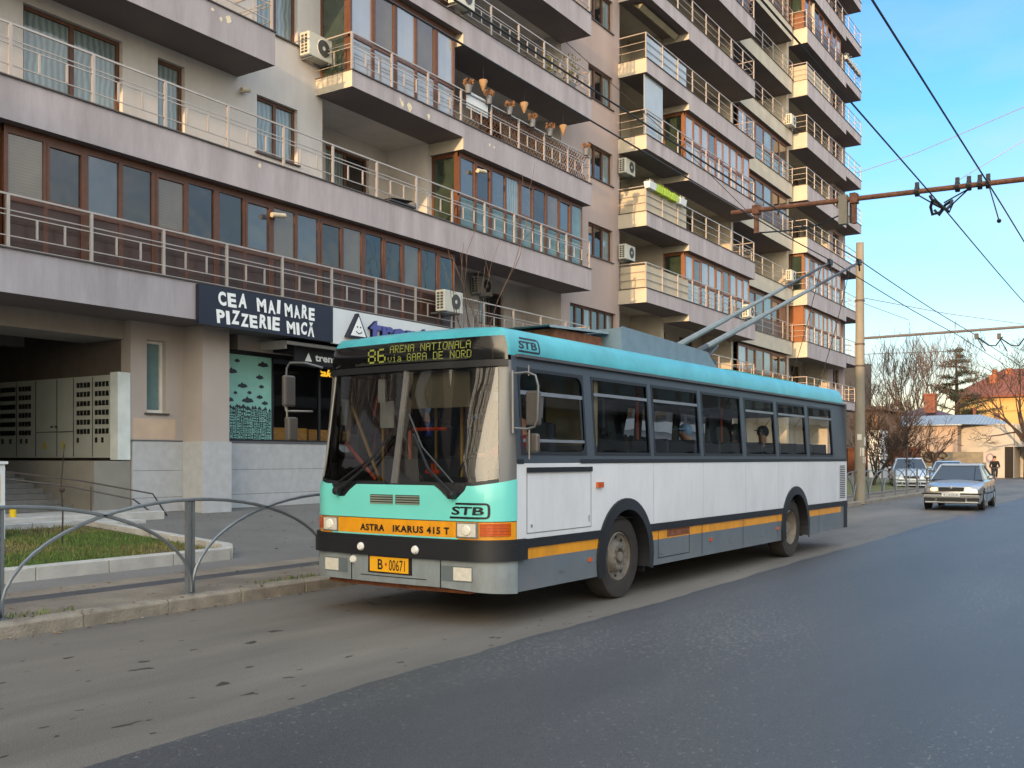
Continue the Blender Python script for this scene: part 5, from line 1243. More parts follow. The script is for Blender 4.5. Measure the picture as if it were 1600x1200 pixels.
ac_unit((on_x(483, 92, XW+.05).x, on_x(485, 92, XW).y, on_x(485, 98, XW).z), 'white air conditioner on the white wall left of the mauve balcony corner, top left')
v = on_x(700, 490, XF+.05); ac_unit((XF+.02, v.y-.1, v.z), 'white air conditioner hung on the lowest railing above the shop sign')
v = on_x(714, 14, XF); ac_unit((XF+.0, v.y, v.z), 'air conditioner at the top edge of the photo, on the thin upper slab')
for py_, l in ((275, 'air conditioner on the taupe wall beside the balcony with lime flower boxes'), (408, 'air conditioner on the taupe wall, one storey below the lime flower boxes')):
    v = on_x(972, py_, XW); ac_unit((XW+.05, v.y, v.z), l)
v = on_x(1232, 198, XW+.4); ac_unit((XW+.38, v.y, v.z), 'air conditioner high on the pale balcony between the two right stacks', s=1.0)
v = on_x(1232, 440, XW+.4); ac_unit((XW+.38, v.y, v.z), 'air conditioner on the pale balcony beside the orange brown glazing', s=1.0)
v = on_x(1165, 497, XF); ac_unit((XF-.02, v.y, v.z), 'air conditioner at the right end of the mauve balcony behind the trolley poles')
v = on_x(745, 462, XR); ac_unit((XR+.05, v.y, v.z), 'shaded air conditioner inside the dark open loggia behind the bare shrub')
# flower pots and lattice on the third balcony
M_pot = mat('pot_grey', '#5e646b', .7, var=.1); M_bask = mat('basket_straw', '#91785a', .9, var=.2, vscale=30); M_plant = mat('plant_dry', '#75553a', .9, var=.3, vscale=30)
zr = ZK(2)+.024+.88
potpx = (731, 763, 795, 831, 858, 915)
for i, px_ in enumerate(potpx):
    y = on_x(px_, 200, XF).y; e = empty('flower_pot', (XF+.02, y, zr-.05), 0, ['flower pot with dry plant on the railing, %s' % w_ for w_ in ('beside the brown corner post', 'second along from the brown corner post', 'third along under the cone baskets', 'fourth along under the middle cone basket', 'fifth along the lattice', 'at the far right end of the lattice')][i], 'flower pot', 'grey flower pots on the lattice railing')
    mb = MB(); mb.lathe([(0, 0), (.075, 0), (.105, .22), (.09, .22), (0, .17)], (0, 0, 0), 'z', 10); mb.build('pot', M_pot, e, smooth=True)
    mb = MB(); random.seed(i)
    for k in range(60):
        a = random.uniform(0, 6.28); r_ = random.uniform(.02, .13); h = random.uniform(.2, .34); x_, y_ = r_*math.cos(a), r_*math.sin(a)
        mb.poly([(x_, y_, h), (x_+.05*math.cos(a), y_+.05*math.sin(a), h+.03), (x_+random.uniform(-.04, .04), y_+random.uniform(-.04, .04), h+.09)])
    mb.build('plant', M_plant, e)
for i, (px_, py_) in enumerate(((755, 130), (819, 165), (880, 200))):
    v = on_x(px_, py_, XF-.25); e = empty('hanging_basket', tuple(v), 0, ['straw cone hanging basket nearest the brown glazing', 'straw cone hanging basket in the middle of the open loggia', 'straw cone hanging basket nearest the right end of the loggia'][i], 'basket', 'straw cone baskets hung in the loggia')
    mb = MB(); mb.lathe([(.0, -.24), (.03, -.22), (.13, .05), (.12, .08), (.0, .06)], (0, 0, 0), 'z', 12); mb.build('cone', M_bask, e, smooth=True)
    mb = MB(); mb.tube([(0, 0, .1), (0, 0, ZK(3)-THK-v.z)], .006, 4); mb.build('hook', M_rub, e)
mb = MB(); ya, yb = 21.95, 28.85
y = ya
while y < yb:
    for s_ in (1, -1):
        z0, z1 = ZK(2)+.05, ZK(2)+.85; y2 = y+.8*s_
        a, b = (y, y2) if s_ == 1 else (y, y2)
        if a < ya or b < ya or a > yb or b > yb: continue
        mb.box(-.006, .006, -.012, .012, 0, math.hypot(.8, .8), M=Matrix.Translation((XF-.1, a, z0)) @ Matrix.Rotation(-math.pi/4*s_, 4, 'X'))
    y += .16
o = mb.build('lattice_screen', mat('lattice_wood', '#5d3a25', .85, var=.25, vscale=8)); tag(o, 'brown crossed wooden lattice behind the railing of the balcony with cone baskets', 'lattice')
mb = MB(); mb.box(XF-.08, XF-.06, on_x(732, 0, XF).y, on_x(765, 0, XF).y, ZK(2)+.5, ZK(2)+.98); mb.v = [(a-OFF.x, b-OFF.y, c-OFF.z) for a, b, c in mb.v]; mb.build('white_panel', M_signw, BL)
# lime flower boxes and white sheets on stack B
M_lime = mat('lime_plastic', '#a6c22c', .5, var=.1)
for i, px_ in enumerate((1012, 1026, 1038, 1050, 1063)):
    v = on_x(px_, 300, XF); lab = ['white flower box at the front corner of the balcony, first in the row', 'lime green flower box next to the white corner one', 'lime green flower box in the middle of the row', 'lime green flower box fourth in the row', 'white flower box at the inner end of the row'][i]
    e = empty('flower_box', (XF+.02, max(33.5, v.y), ZK(2)+.85), 0, lab, 'flower box', 'flower boxes on the railing of the right stack')
    mb = MB(); mb.prism([(-.09, 0), (.09, 0), (.13, .24), (-.13, .24)], -.3, .3, 'y'); mb.build('box', M_signw if i in (0, 4) else M_lime, e)
    mb = MB()
    for k in range(20):
        y_ = random.uniform(-.28, .28); x_ = random.uniform(-.1, .1); mb.poly([(x_, y_, .24), (x_+.04, y_, .3), (x_, y_+.05, .34)])
    mb.build('plant', M_signw if i in (0, 4) else M_lime, e)
M_sheet = mat('sheet_cream', '#a79f8c', .7, var=.05); M_sheetg = mat('sheet_glass', '#8f9aa0', .08, var=.05, ior=1.8)
for k, ya, yb, m_, side in ((2, 33.3, 37.0, M_sheet, 1), (1, 33.3, 37.2, M_sheet, 1), (4, 33.3, 37.0, M_sheetg, 0), (6, 53.4, 58, M_sheet, 1)):
    X = XF-.07 if k != 6 else XF-.17
    mb = MB(); mb.box(X-.012, X, ya, yb, ZK(k)+.06, ZK(k)+.86)
    if side: mb.box(XW+.05, X-.013, ya-.012, ya, ZK(k)+.06, ZK(k)+.86)
    o = mb.build('railing_screen', m_, BL); o.location = (-OFF.x, -OFF.y, -OFF.z)
mb = MB(); mb.box(XF-.16, XF-.13, 33.3, 34.9, ZK(3)+.9, ZK(4)-.54); mb.box(XF-.16, XF-.13, 33.3, 34.9, ZK(3)+.05, ZK(3)+.85); o = mb.build('glass_screen', M_sheetg, BL); o.location = (-OFF.x, -OFF.y, -OFF.z)
mb = MB(); mb.prism([(XF-.5, ZK(5)-.75), (XF-.35, ZK(5)-.6), (XF-.75, ZK(5)-.55)], 33.6, 36.9, 'y'); o = mb.build('awning', mat('awning_cream', '#8f8a72', .8, var=.15)); tag(o, 'rolled cream awning under the upper balcony of the middle right stack', 'awning')
# cctv cameras and bulkhead lamps
M_cam = mat('camera_cream', '#b8ac90', .5)
def cctv(px, py, X, l, d=.25):
    v = on_x(px, py, X); e = empty('security_camera', tuple(v), 0, l, 'security camera')
    mb = MB(); mb.tube([(-.02, 0, 0), (.12, 0, 0)], .035, 8); mb.build('mount', M_cam, e)
    mb = MB(); mb.tube([(.12, -.12, -.02), (.12, d, .03)], .055, 10); mb.build('barrel', M_cam, e, smooth=True)
cctv(425, 337, XF-.18, 'cream security camera on the brown glazing above the black shop sign')
cctv(745, 268, XF-.18, 'cream security camera at the brown corner of the second balcony')
cctv(378, 143, XW, 'small dark security camera on the white wall left of the middle window', .1)
# bare shrub in front of the lowest balcony
M_bark = mat('bark_pale', '#51443a', .9, var=.2, vscale=15); M_barkd = mat('bark_dark', '#352b25', .9, var=.2, vscale=12)
def grow(mb, p, d, L, r_, depth, spread, up=.15, n=2, mn=.004, seg=3, wob=.18, shrink=.72):
    pts = [Vector(p)]; rr = [r_]; d = Vector(d).normalized()
    for i in range(seg):
        d = (d+Vector((random.gauss(0, wob), random.gauss(0, wob), random.gauss(0, wob*.6)+up*.3))).normalized(); pts.append(pts[-1]+d*L/seg); rr.append(max(mn, r_*(1-(i+1)/seg*.38)))
    mb.tube(pts, rr, 5 if r_ > .03 else 3, cap=False)
    if depth <= 0: return
    k = n+(random.random() < .45)
    for _ in range(k):
        nd = (d+Vector((random.gauss(0, spread), random.gauss(0, spread), random.gauss(0, spread*.6)+up))).normalized()
        i = random.choice(range(1, seg+1)) if _ else seg
        grow(mb, pts[i], nd, L*random.uniform(shrink-.12, shrink+.1), max(mn, rr[i]*.72), depth-1, spread, up, n, mn, seg, wob, shrink)
random.seed(12); v = on_x(735, 470, -15.2); sh_ = empty('bare_shrub', (-14.9, v.y, gz(-14.9)), 0, 'bare twiggy tree with thin upright shoots in front of the lowest balcony, behind the bus', 'tree')
mb = MB(); mb.tube([(0, 0, 0), (.05, .02, 1.8), (.0, 0, 3.9)], [.09, .08, .065], 8); mb.build('trunk', M_bark, sh_)
mb = MB()
for i in range(9): grow(mb, (random.uniform(-.05, .05), random.uniform(-.05, .05), 3.5+random.uniform(0, .4)), (random.uniform(-.4, .4), random.uniform(-1.1, 1.15), 1), random.uniform(.9, 2.4), .02, 2, .34, .45, 1, .006, 4, .09)
mb.build('crown', M_bark, sh_)
# ------------------------------------------------------------------ bollard box and yellow marker at the left edge
v = on_z(4, 812, .5); e = empty('utility_box', (-14.3, on_x(11, 800, -14.0).y-.55, gz(-14.3)), 0, 'white box with yellow marks cut by the left edge of the photo', 'utility box')
mb = MB(); mb.box(-.3, .3, 0, .52, 0, 1.15); mb.box(-.33, .33, -.02, .55, 1.15, 1.19); mb.build('casing', M_signw, e)
mb = MB(); mb.box(.301, .304, .2, .45, .6, 1.0); mb.box(.301, .304, .2, .45, .2, .45); mb.build('marking', mat('marking_yellow', '#c9a22a', .6, var=.2, vscale=20), e)
v = on_z(20, 833, .35); mb = MB(); mb.lathe([(.055, -.05), (.055, .42), (.0, .43)], (0, 0, 0), 'z', 10); o = mb.build('marker_post', mat('post_yellow', '#d0b011', .6)); o.location = v; tag(o, 'short yellow marker post in the grass bed at the left edge', 'post')
mb = MB(); v = on_x(97, 845, -13.2); mb.tube([(0, 0, 0), (.02, 0, .5), (-.02, 0, .95), (.03, .02, 1.5)], [.014, .012, .009, .006], 5); mb.sphere((0, 0, .85), .04, 6); o = mb.build('sapling', M_barkd); o.location = (-13.2, v.y, gz(-13.2)); tag(o, 'thin leafless sapling tied with a pale knot in the grass bed', 'sapling')
# ------------------------------------------------------------------ cars
M_tyrec = mat('car_tyre', '#1d1c1c', .9); M_cgl = mat('car_glass', '#16283a', .04, var=.1, ior=1.5)
def car(name, loc, rz, label, paint, L=4.4, W=1.72, H=1.43, lights=False, suv=False, detail=True, group=None):
    """front faces local -Y"""
    e = empty(name, loc, rz, label, 'car', group)
    hw = W/2; belt = .92 if not suv else 1.05; hood = .86 if not suv else 1.02
    # stations along the car: y, half width, bottom z, shoulder z, top z
    st = [(0, hw*.74, .36, .56, .60), (.05, hw*.88, .24, .62, .69), (.28, hw*.96, .2, .70, .77), (.75, hw, .2, .76, hood-.02), (1.25, hw, .2, belt-.08, hood+.05), (1.5, hw, .2, belt-.06, belt+.02), (2.6, hw, .2, belt-.04, belt+.03), (L-1.0, hw, .2, belt-.02, belt+.05), (L-.35, hw*.98, .24, belt-.02, belt+.06), (L-.04, hw*.9, .3, belt-.08, belt), (L, hw*.84, .4, .7, .8)]
    mb = MB(); n = 9; 
    for y, w_, zb, zs, zt in st:
        ring = [(w_*.93, zb), (w_, zb+.14), (w_*1.0, (zb+zs)/2+.04), (w_*.97, zs), (w_*.9, zs+(zt-zs)*.7), (w_*.55, zt), (0, zt+.015)]
        ring = ring+[(-a, b) for a, b in ring[:-1][::-1]]; n = len(ring)
        for a, b in ring: mb.v.append((a, y, b))
    for i in range(len(st)-1):
        for j in range(n-1): a = i*n+j; mb.f.append((a, a+1, a+n+1, a+n)); mb.m.append(0)
        a = i*n; mb.f.append((a, a+n, a+n+n-1, a+n-1)); mb.m.append(0)
    mb.f.append(tuple(range(n))); mb.m.append(0); k = (len(st)-1)*n; mb.f.append(tuple(range(k, k+n))); mb.m.append(0)
    mb.build('body', paint, e, smooth=True)
    # cabin
    y0, y1, y2, y3 = 1.25, 2.0, L-1.35 if not suv else L-.7, L-.55 if not suv else L-.2
    bw, tw = hw*.9, hw*.68; zt = H-.06
    A = [(-bw, y0, belt-.0), (bw, y0, belt-.0), (bw, y3, belt+.02), (-bw, y3, belt+.02)]; B = [(-tw, y1, zt), (tw, y1, zt), (tw, y2, zt), (-tw, y2, zt)]
    mb = MB(); mb.quad(B[0], B[1], B[2], B[3]); 
    i = len(mb.v); mb.v += [(-tw*.9, y1+.12, H), (tw*.9, y1+.12, H), (tw*.9, y2-.1, H), (-tw*.9, y2-.1, H)]
    for a, b in ((0, 1), (1, 2), (2, 3), (3, 0)): mb.f.append((a, b, i+b, i+a)); mb.m.append(0)
    mb.f.append((i, i+1, i+2, i+3)); mb.m.append(0)
    for a, b in zip(A, B): mb.tube([a, b], .035, 5)
    mb.tube([(bw*.97, (y1+y2)/2, belt), (tw*1.02, (y1+y2)/2, zt)], .035, 5); mb.tube([(-bw*.97, (y1+y2)/2, belt), (-tw*1.02, (y1+y2)/2, zt)], .035, 5)
    for a, b in ((0, 1), (1, 2), (2, 3), (3, 0)): mb.tube([B[a], B[b]], .03, 5)
    mb.build('roof', paint, e, smooth=True)
    for nm, (a, b) in zip(('windscreen', 'side_window', 'rear_window', 'side_window'), ((0, 1), (1, 2), (2, 3), (3, 0))):
        mb = MB(); mb.quad(A[a], A[b], B[b], B[a]); mb.build(nm, M_cgl, e)
    # wheels, arches
    for y in (.82, L-.85):
        for s_ in (-1, 1):
            mb = MB(); mb.lathe([(.2, -.2*s_), (.3, -.18*s_), (.31, -.02*s_), (.27, .01*s_), (.2, .0)], (hw*s_-.0, y, .31), 'x', 18); t = mb.build('wheel', M_tyrec, e, smooth=True)
            mb = MB(); mb.lathe([(.2, .0), (.19, .012*s_), (.07, -.01*s_), (.05, .015*s_), (0, .015*s_)], (hw*s_, y, .31), 'x', 14); mb.build('rim', M_chrome, t, smooth=True)
            mb = MB(); mb.lathe([(.0, .006*s_), (.36, .004*s_), (.37, -.02*s_)], (hw*s_-.012*s_, y, .33), 'x', 20); mb.build('wheel_arch', M_tyrec, e)
    if detail:
        mb = MB(); mb.box(-.36, .36, -.012, .1, .585, .70); mb.build('grille', M_rub, e, bevel=.01)
        mb = MB(); mb.tube([(-.37, -.02, .708), (0, -.03, .72), (.37, -.02, .708)], .013, 5); mb.sphere((0, -.03, .70), .045, 8, sc=(1, .4, 1)); mb.build('badge', M_chrome, e)
        for s_ in (-1, 1):
            mb = MB(); mb.quad((.38*s_, -.01, .585), (.74*s_, .10, .60), (.76*s_, .2, .70), (.38*s_, .03, .71)); mb.quad((.38*s_, -.005, .585), (.38*s_, .03, .71), (.38*s_, .2, .71), (.38*s_, .2, .585))
            hl = mb.build('headlight', M_lens, e)
            if lights:
                mb = MB(); mb.sphere((.5*s_, -.0, .645), .06, 10, sc=(1.4, .5, .8)); mb.build('lit_bulb', mat('bulb_lit', '#ffd28a', .3, var=0, emit='#ffb54e', estr=5), hl)
        mb = MB(); mb.box(-hw*.93, hw*.93, -.04, .08, .49, .535); mb.box(-hw*.985, -hw*.9, .0, .3, .49, .53); mb.box(hw*.9, hw*.985, .0, .3, .49, .53); mb.box(-.4, .4, -.035, .06, .28, .38); mb.box(-.78, -.45, -.01, .1, .29, .38); mb.box(.45, .78, -.01, .1, .29, .38); mb.build('bumper_trim', M_rub, e)
        mb = MB(); mb.box(-hw*.92, hw*.92, -.03, .12, .385, .485); mb.box(-hw*.88, hw*.88, -.02, .12, .22, .275); mb.build('bumper', paint, e, bevel=.02)
        mb = MB(); mb.box(-.26, .26, -.06, -.045, .43, .54); pl_ = mb.build('number_plate', M_signw, e)
        mb = MB(); put_text(mb, 'B 85 SDX' if 0 else 'B 116 DCA', lambda u, v: (.18-.36*u if 0 else -.2+.4*u, -.0615, .45+.07*v), bold=.01); mb.build('lettering', M_txt, pl_)
        for s_ in (-1, 1):
            mb = MB(); mb.sphere((hw*1.08*s_, 1.55, belt+.07), .09, 8, sc=(1.1, .6, .75)); mb.build('wing_mirror', paint, e, smooth=True)
            mb = MB(); 
            for y in (1.55, 2.5, 3.3): mb.box(hw*s_-.002*s_, hw*s_+.003*s_, y, y+.012, .3, belt-.08)
            mb.box(hw*s_-.001*s_, hw*s_+.012*s_, 1.25, L-1.35, .48, .53); mb.build('door_joint', M_rub, e)
    return e
P_silver = mat('car_silver', '#a3a4a3', .25, metal=.55, var=.04, coat=.6); P_lblue = mat('car_light_blue', '#8aa3bd', .25, metal=.4, var=.04, coat=.6); P_white = mat('car_white', '#b8c4d0', .3, metal=.1, var=.03, coat=.5)
g = on_z(1486, 798, 0); car('parked_car' if 0 else 'car', (g.x, g.y, .008), 0.03, 'silver hatchback with lit headlights driving behind the trolleybus', P_silver, lights=True)
g = on_z(1424, 766, 0); car('car', (g.x, g.y, .0), .25, 'pale boxy car parked behind the arched railing, left of the other', P_white, L=4.3, W=1.8, H=1.63, suv=True, detail=True)
g = on_z(1480, 764, 0); car('car', (g.x, g.y, .0), .15, 'light blue car parked behind the railing, just over the silver one', P_lblue, L=4.2, W=1.75, H=1.47)
# cyclist
g = on_z(1554, 756, 0)
bk = empty('bicycle', (g.x, g.y, 0), math.pi+.15, 'bicycle ridden towards the camera at the far end of the street', 'bicycle')
mb = MB()
for y in (-.52, .52):
    mb = MB(); mb.tube([(0, y+.33*math.cos(a), .34+.33*math.sin(a)) for a in [i*math.pi/12 for i in range(25)]], .018, 5); wv = mb.build('wheel', M_tyrec, bk)
mb = MB(); mb.tube([(0, -.52, .34), (0, -.1, .3), (0, -.2, .85), (0, -.52, .34)], .018, 5); mb.tube([(0, -.18, .8), (0, .38, .85), (0, -.1, .3)], .018, 5); mb.tube([(0, .52, .34), (0, .38, .95)], .018, 5); mb.build('frame', M_flash, bk)
mb = MB(); mb.tube([(-.28, .3, 1.0), (0, .4, 1.0), (.28, .3, 1.0)], .015, 5); mb.build('handlebar', M_chrome, bk)
mb = MB(); mb.box(-.08, .08, -.35, -.1, .86, .91); mb.build('saddle', M_rub, bk, bevel=.02)
RIDE = dict(pelvis=(0, -.2, .98), chest=(0, .0, 1.35), neck=(0, .08, 1.5), head=(0, .12, 1.6), shL=(-.19, .02, 1.38), elL=(-.26, .2, 1.15), haL=(-.27, .32, 1.02), shR=(.19, .02, 1.38), elR=(.26, .2, 1.15), haR=(.27, .32, 1.02),
            hiL=(-.1, -.15, .95), knL=(-.12, .22, .75), ftL=(-.1, .05, .35), hiR=(.1, -.15, .95), knR=(.12, .2, .62), ftR=(.1, .0, .18))
person((g.x, g.y, 0), math.pi+.15, 'cyclist dressed in black with a dark hat riding down the street', RIDE, top='#121316', legs='#2a2c30', hat='#101113')
# ------------------------------------------------------------------ far buildings
M_wh = mat('wall_offwhite_dimmed', '#a5a29b', .9, var=.05, vscale=.6); M_pk = mat('wall_peach_dimmed', '#a39284', .9, var=.08, vscale=.6); M_ye = mat('wall_yellow', '#b5965f', .9, var=.06, vscale=.4)  # off-white and peach darkened in place of a shadow missing from these walls
M_tile = mat('roof_tile', '#74412f', .85, var=.18, vscale=2, stripes=('X', 3.0, .7)); M_tin = mat('roof_tin', '#8a98a3', .5, var=.08, metal=.3, stripes=('X', 1.3, .7)); M_slate = mat('roof_purple', '#4b4250', .8, var=.15, stripes=('X', 2.0, .75)); M_brick = mat('brick', '#704434', .9, var=.3, vscale=6)
def rect_y(px0, py0, px1, py1, Y):
    a = on_y(px0, py1, Y); b = on_y(px1, py0, Y); return a.x, b.x, a.z, b.z
b = empty('flat_roofed_building', (-14, 92, 0), 0, 'low off-white flat roofed building at the end of the street', 'building')
def rb(o, mb): mb.v = [(p[0]-o.location.x, p[1]-o.location.y, p[2]-o.location.z) for p in mb.v]; return mb
x0, x1, z0, z1 = rect_y(1495, 664, 1584, 748, 92)
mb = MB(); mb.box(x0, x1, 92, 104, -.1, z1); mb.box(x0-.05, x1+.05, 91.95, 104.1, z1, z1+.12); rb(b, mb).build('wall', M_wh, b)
xe = 4
mb = MB(); zt = on_y(1584, 698, 92).z; mb.box(x1+.01, xe, 92.4, 104, zt, z1+.06); mb.box(x1+.01, xe, 96.5, 104, -.1, zt-.01); mb.box(x1-1.6, x1-1.3, 92.3, 92.6, -.1, 3); rb(b, mb).build('porch', mat('wall_grey', '#9c9c98', .9, var=.05), b)
mb = MB(); a = on_y(1570, 715, 91.99); mb.box(on_y(1570, 0, 91.99).x, x1-.02, 91.97, 91.995, -.1, zt); rb(b, mb).build('doorway', M_dark, b)
mb = MB(); c0 = rect_y(1594, 679, 1630, 688, 92.38); mb.box(c0[0], c0[1], 92.36, 92.395, c0[2], c0[3]); rb(b, mb).build('sign_panel', M_rub, b)
mb = MB(); c0 = on_y(1547, 716, 91.98); mb.poly([(c0.x+.33*math.cos(t), 91.97, c0.z+.42*math.sin(t)) for t in [i*math.pi/8 for i in range(16)]], 0); mb.poly([(c0.x+.2*math.cos(t), 91.965, c0.z+.05+.25*math.sin(t)) for t in [i*math.pi/8 for i in range(16)]], 1); rb(b, mb).build('graffiti', [mat('graffiti_violet', '#7b7288', .8), M_wh], b)
b = empty('metal_roofed_house', (-20, 88, 0), 0, 'low peach walled house with pale ribbed metal roof and brick chimney behind bare trees', 'house')
x0, x1, z0, z1 = rect_y(1395, 662, 1496, 748, 90); xr0 = rect_y(1375, 662, 1497, 700, 89.6)
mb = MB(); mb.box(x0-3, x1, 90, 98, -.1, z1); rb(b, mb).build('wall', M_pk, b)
rt_ = on_y(1485, 651, 94); zr_ = on_y(1450, 649.5, 94).z
mb = MB(); xs0 = xr0[0]-2; mb.quad((xs0, 89.5, z1-.05), (x1+.4, 89.5, z1-.05), (x1+1.2, 94, zr_), (xs0, 94, zr_)); mb.quad((x1+.4, 89.5, z1-.05), (x1+4.2, 94, z1-.1), (x1+1.2, 94, zr_), (x1+1.2, 94, zr_)); mb.quad((xs0, 89.5, z1-.15), (x1+.4, 89.5, z1-.15), (x1+.4, 89.5, z1-.05), (xs0, 89.5, z1-.05)); rb(b, mb).build('roof', M_tin, b)
mb = MB(); q0 = on_y(1388, 652, 99); q1 = on_y(1500, 651, 99); qa = on_y(1430, 636, 99.5); qb = on_y(1440, 636, 99.5)
mb.poly([tuple(q0), tuple(q1), (qb.x, 103, qb.z+.1), (qa.x, 103, qa.z+.1)]); rb(b, mb).build('back_roof', M_slate, b)
c0 = rect_y(1444, 617, 1461, 645, 99.3); mb = MB(); mb.box(c0[0], c0[1], 99.3, 100.3, c0[2], c0[3]); mb.box(c0[0]-.1, c0[1]+.1, 99.2, 100.4, c0[3], c0[3]+.15); rb(b, mb).build('chimney', M_brick, b)
b = empty('small_slate_house', (-14, 108, 0), 0, 'dark slate roofed shed peeking over the off-white building', 'shed')
c0 = rect_y(1519, 654, 1567, 664, 106); mb = MB(); mb.poly([(c0[0], 106, c0[2]), (c0[1], 106, c0[2]), (c0[1]-.6, 109, c0[3]), (c0[0], 109, c0[3])]); mb.poly([(c0[1], 106, c0[2]), (c0[1], 112, c0[2]), (c0[1]-.6, 109, c0[3])]); rb(b, mb).build('roof', M_slate, b)
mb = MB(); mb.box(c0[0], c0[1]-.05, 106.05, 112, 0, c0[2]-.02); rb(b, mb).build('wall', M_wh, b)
c0 = rect_y(1520, 637, 1524, 655, 106.5); mb = MB(); mb.box(c0[0], c0[1], 106.6, 107, c0[2], c0[3]); rb(b, mb).build('chimney', M_brick, b)
b = empty('yellow_house', (-12, 125, 0), 0, 'tall yellow house with hipped red tile roof lit by the low sun', 'house')
x0, x1, z0, z1 = rect_y(1494, 615, 1600, 700, 125)
mb = MB(); mb.box(x0, x1+8, 125, 138, 0, z1); rb(b, mb).build('wall', M_ye, b)
mb = MB(); zl = on_y(1500, 644, 125).z; mb.box(x0-.05, x1+8, 124.9, 125, zl, zl+.14); rb(b, mb).build('ledge', mat('ledge_cream', '#a98a55', .9), b)
for px_ in (1558,): 
    c0 = rect_y(px_-5, 645, px_+5, 656, 124.98); mb = MB(); mb.box(c0[0], c0[1], 124.93, 124.99, c0[2], c0[3]); f_ = rb(b, mb).build('window', M_brown, b)
ap = on_y(1568, 577, 131.5); mb = MB(); xo, zo = x0-.8, z1-.1
mb.poly([(xo, 124.2, zo), (x1+9, 124.2, zo), (x1+5, 131.5, ap.z), (ap.x, 131.5, ap.z)]); mb.poly([(xo, 124.2, zo), (ap.x, 131.5, ap.z), (xo, 138.8, zo)]); mb.poly([(xo, 124.2, zo-.25), (x1+9, 124.2, zo-.25), (x1+9, 124.2, zo), (xo, 124.2, zo)]); rb(b, mb).build('roof', M_tile, b)
for px0, px1, py0, py1, Y in ((1545, 1557, 585, 600, 127.5), (1550, 1557, 577, 592, 128), (1571, 1580, 575, 590, 130)):
    c0 = rect_y(px0, py0, px1, py1+6, Y); mb = MB(); mb.box(c0[0], c0[1], Y, Y+.8, c0[2], c0[3]); rb(b, mb).build('chimney', mat('chimney_orange', '#8c5538', .9, var=.15), b)
# rusty fence, sheds and hoarding behind the railing
M_rf = mat('fence_rust', '#5e3a28', .9, var=.35, vscale=2, stripes=('X', 6, .6)); M_boards = mat('fence_grey', '#7f7a6c', .9, var=.2, vscale=2, stripes=('X', 5, .6))
c0 = rect_y(1440, 706, 1536, 748, 84); mb = MB(); mb.box(c0[0], c0[1], 84, 84.12, -.1, c0[3]); o = mb.build('board_fence', M_boards); tag(o, 'weathered pale board fence in front of the off-white building', 'fence')
mb = MB(); random.seed(2)
for px_ in (1453, 1470):
    c = on_y(px_, 714, 83.99)
    mb.tube([(c.x+.45*math.cos(t), 83.97, c.z+.4*math.sin(t)) for t in [i*math.pi/8 for i in range(15)]], .07, 4); mb.tube([(c.x-.2, 83.96, c.z), (c.x+.2, 83.96, c.z-.1), (c.x+.1, 83.96, c.z-.35)], .06, 4)
o = mb.build('graffiti', mat('graffiti_brown', '#4b3a2c', .9)); o.location = (0, 0, 0); tag(o, 'looping dark graffiti letters sprayed on the board fence', 'graffiti')
c0 = rect_y(1358, 702, 1438, 750, 66); mb = MB(); mb.box(c0[0]-2, c0[1], 66, 66.15, -.1, c0[3]); mb.box(c0[0]-2, c0[1]+.2, 65.9, 66.3, c0[3], c0[3]+.12); o = mb.build('rusty_shed', M_rf); tag(o, 'rusty corrugated shed wall behind the bare bushes', 'shed')
c0 = rect_y(1356, 672, 1376, 700, 64); mb = MB(); mb.box(c0[0], c0[1], 64, 66, 0, c0[3]); o = mb.build('white_kiosk', M_signw); tag(o, 'small pale kiosk wall glimpsed beside the mast', 'kiosk')
c0 = rect_y(1330, 640, 1372, 720, 78); mb = MB(); mb.box(c0[0], c0[1], 78, 86, 0, c0[3]); mb.box(c0[0]-.3, c0[1]+.3, 77.7, 86.3, c0[3], c0[3]+.25); o = mb.build('brown_house', mat('wall_brown', '#7a6252', .9, var=.2, vscale=2)); tag(o, 'low brown house wall behind the mast', 'house')
# dark tall block far behind the mast
c0 = rect_y(1348, 568, 1357, 720, 100); mb = MB(); mb.box(c0[0]-6, c0[1], 100, 101.2, 0, c0[3]); fb = mb.build('far_block', mat('far_block_brown', '#5d544c', .9, var=.1)); tag(fb, 'narrow dark edge of a far apartment block just right of the mast', 'building')
# ------------------------------------------------------------------ trees
def bare_tree(px, py0, py1, Y, name, label, seed, n0=5, depth=5, r0=.16, spread=.3, up=.25, lean=0, m=None, kind=None, wd=1.0, th=.35, mn=.01, L0=.3):
    g = on_y(px, py0, Y); t = on_y(px, py1, Y); H = t.z-.0; random.seed(seed)
    e = empty(name, (g.x, Y, 0), 0, label, 'tree', kind)
    mb = MB(); top = Vector((lean*.2, 0, H*th)); mb.tube([(0, 0, -.1), (lean*.05, 0, H*th*.5), tuple(top)], [r0, r0*.85, r0*.7], 8); mb.build('trunk', m or M_barkd, e)
    mb = MB()
    for i in range(n0):
        a = 2*math.pi*i/n0+random.uniform(-.4, .4); d = Vector((math.cos(a)*.5*wd+lean, math.sin(a)*.5*wd, 1))
        grow(mb, top-Vector((0, 0, random.uniform(0, H*th*.35))), d, H*L0*random.uniform(.85, 1.15), r0*.5, depth, spread, up, 2, mn, 3, .12)
    mb.build('crown', m or M_barkd, e); return e
bare_tree(1437, 748, 527, 108, 'bare_tree', 'tall rounded bare tree in the middle of the background', 5, 9, 6, .3, .3, .22, m=M_bark, mn=.013, wd=1.5, th=.3, L0=.27)
bare_tree(1385, 745, 585, 82, 'bare_tree', 'reddish bare tree crowding behind the mast', 8, 8, 5, .2, .38, .15, m=M_bark, mn=.012, wd=1.6, th=.25, L0=.27)
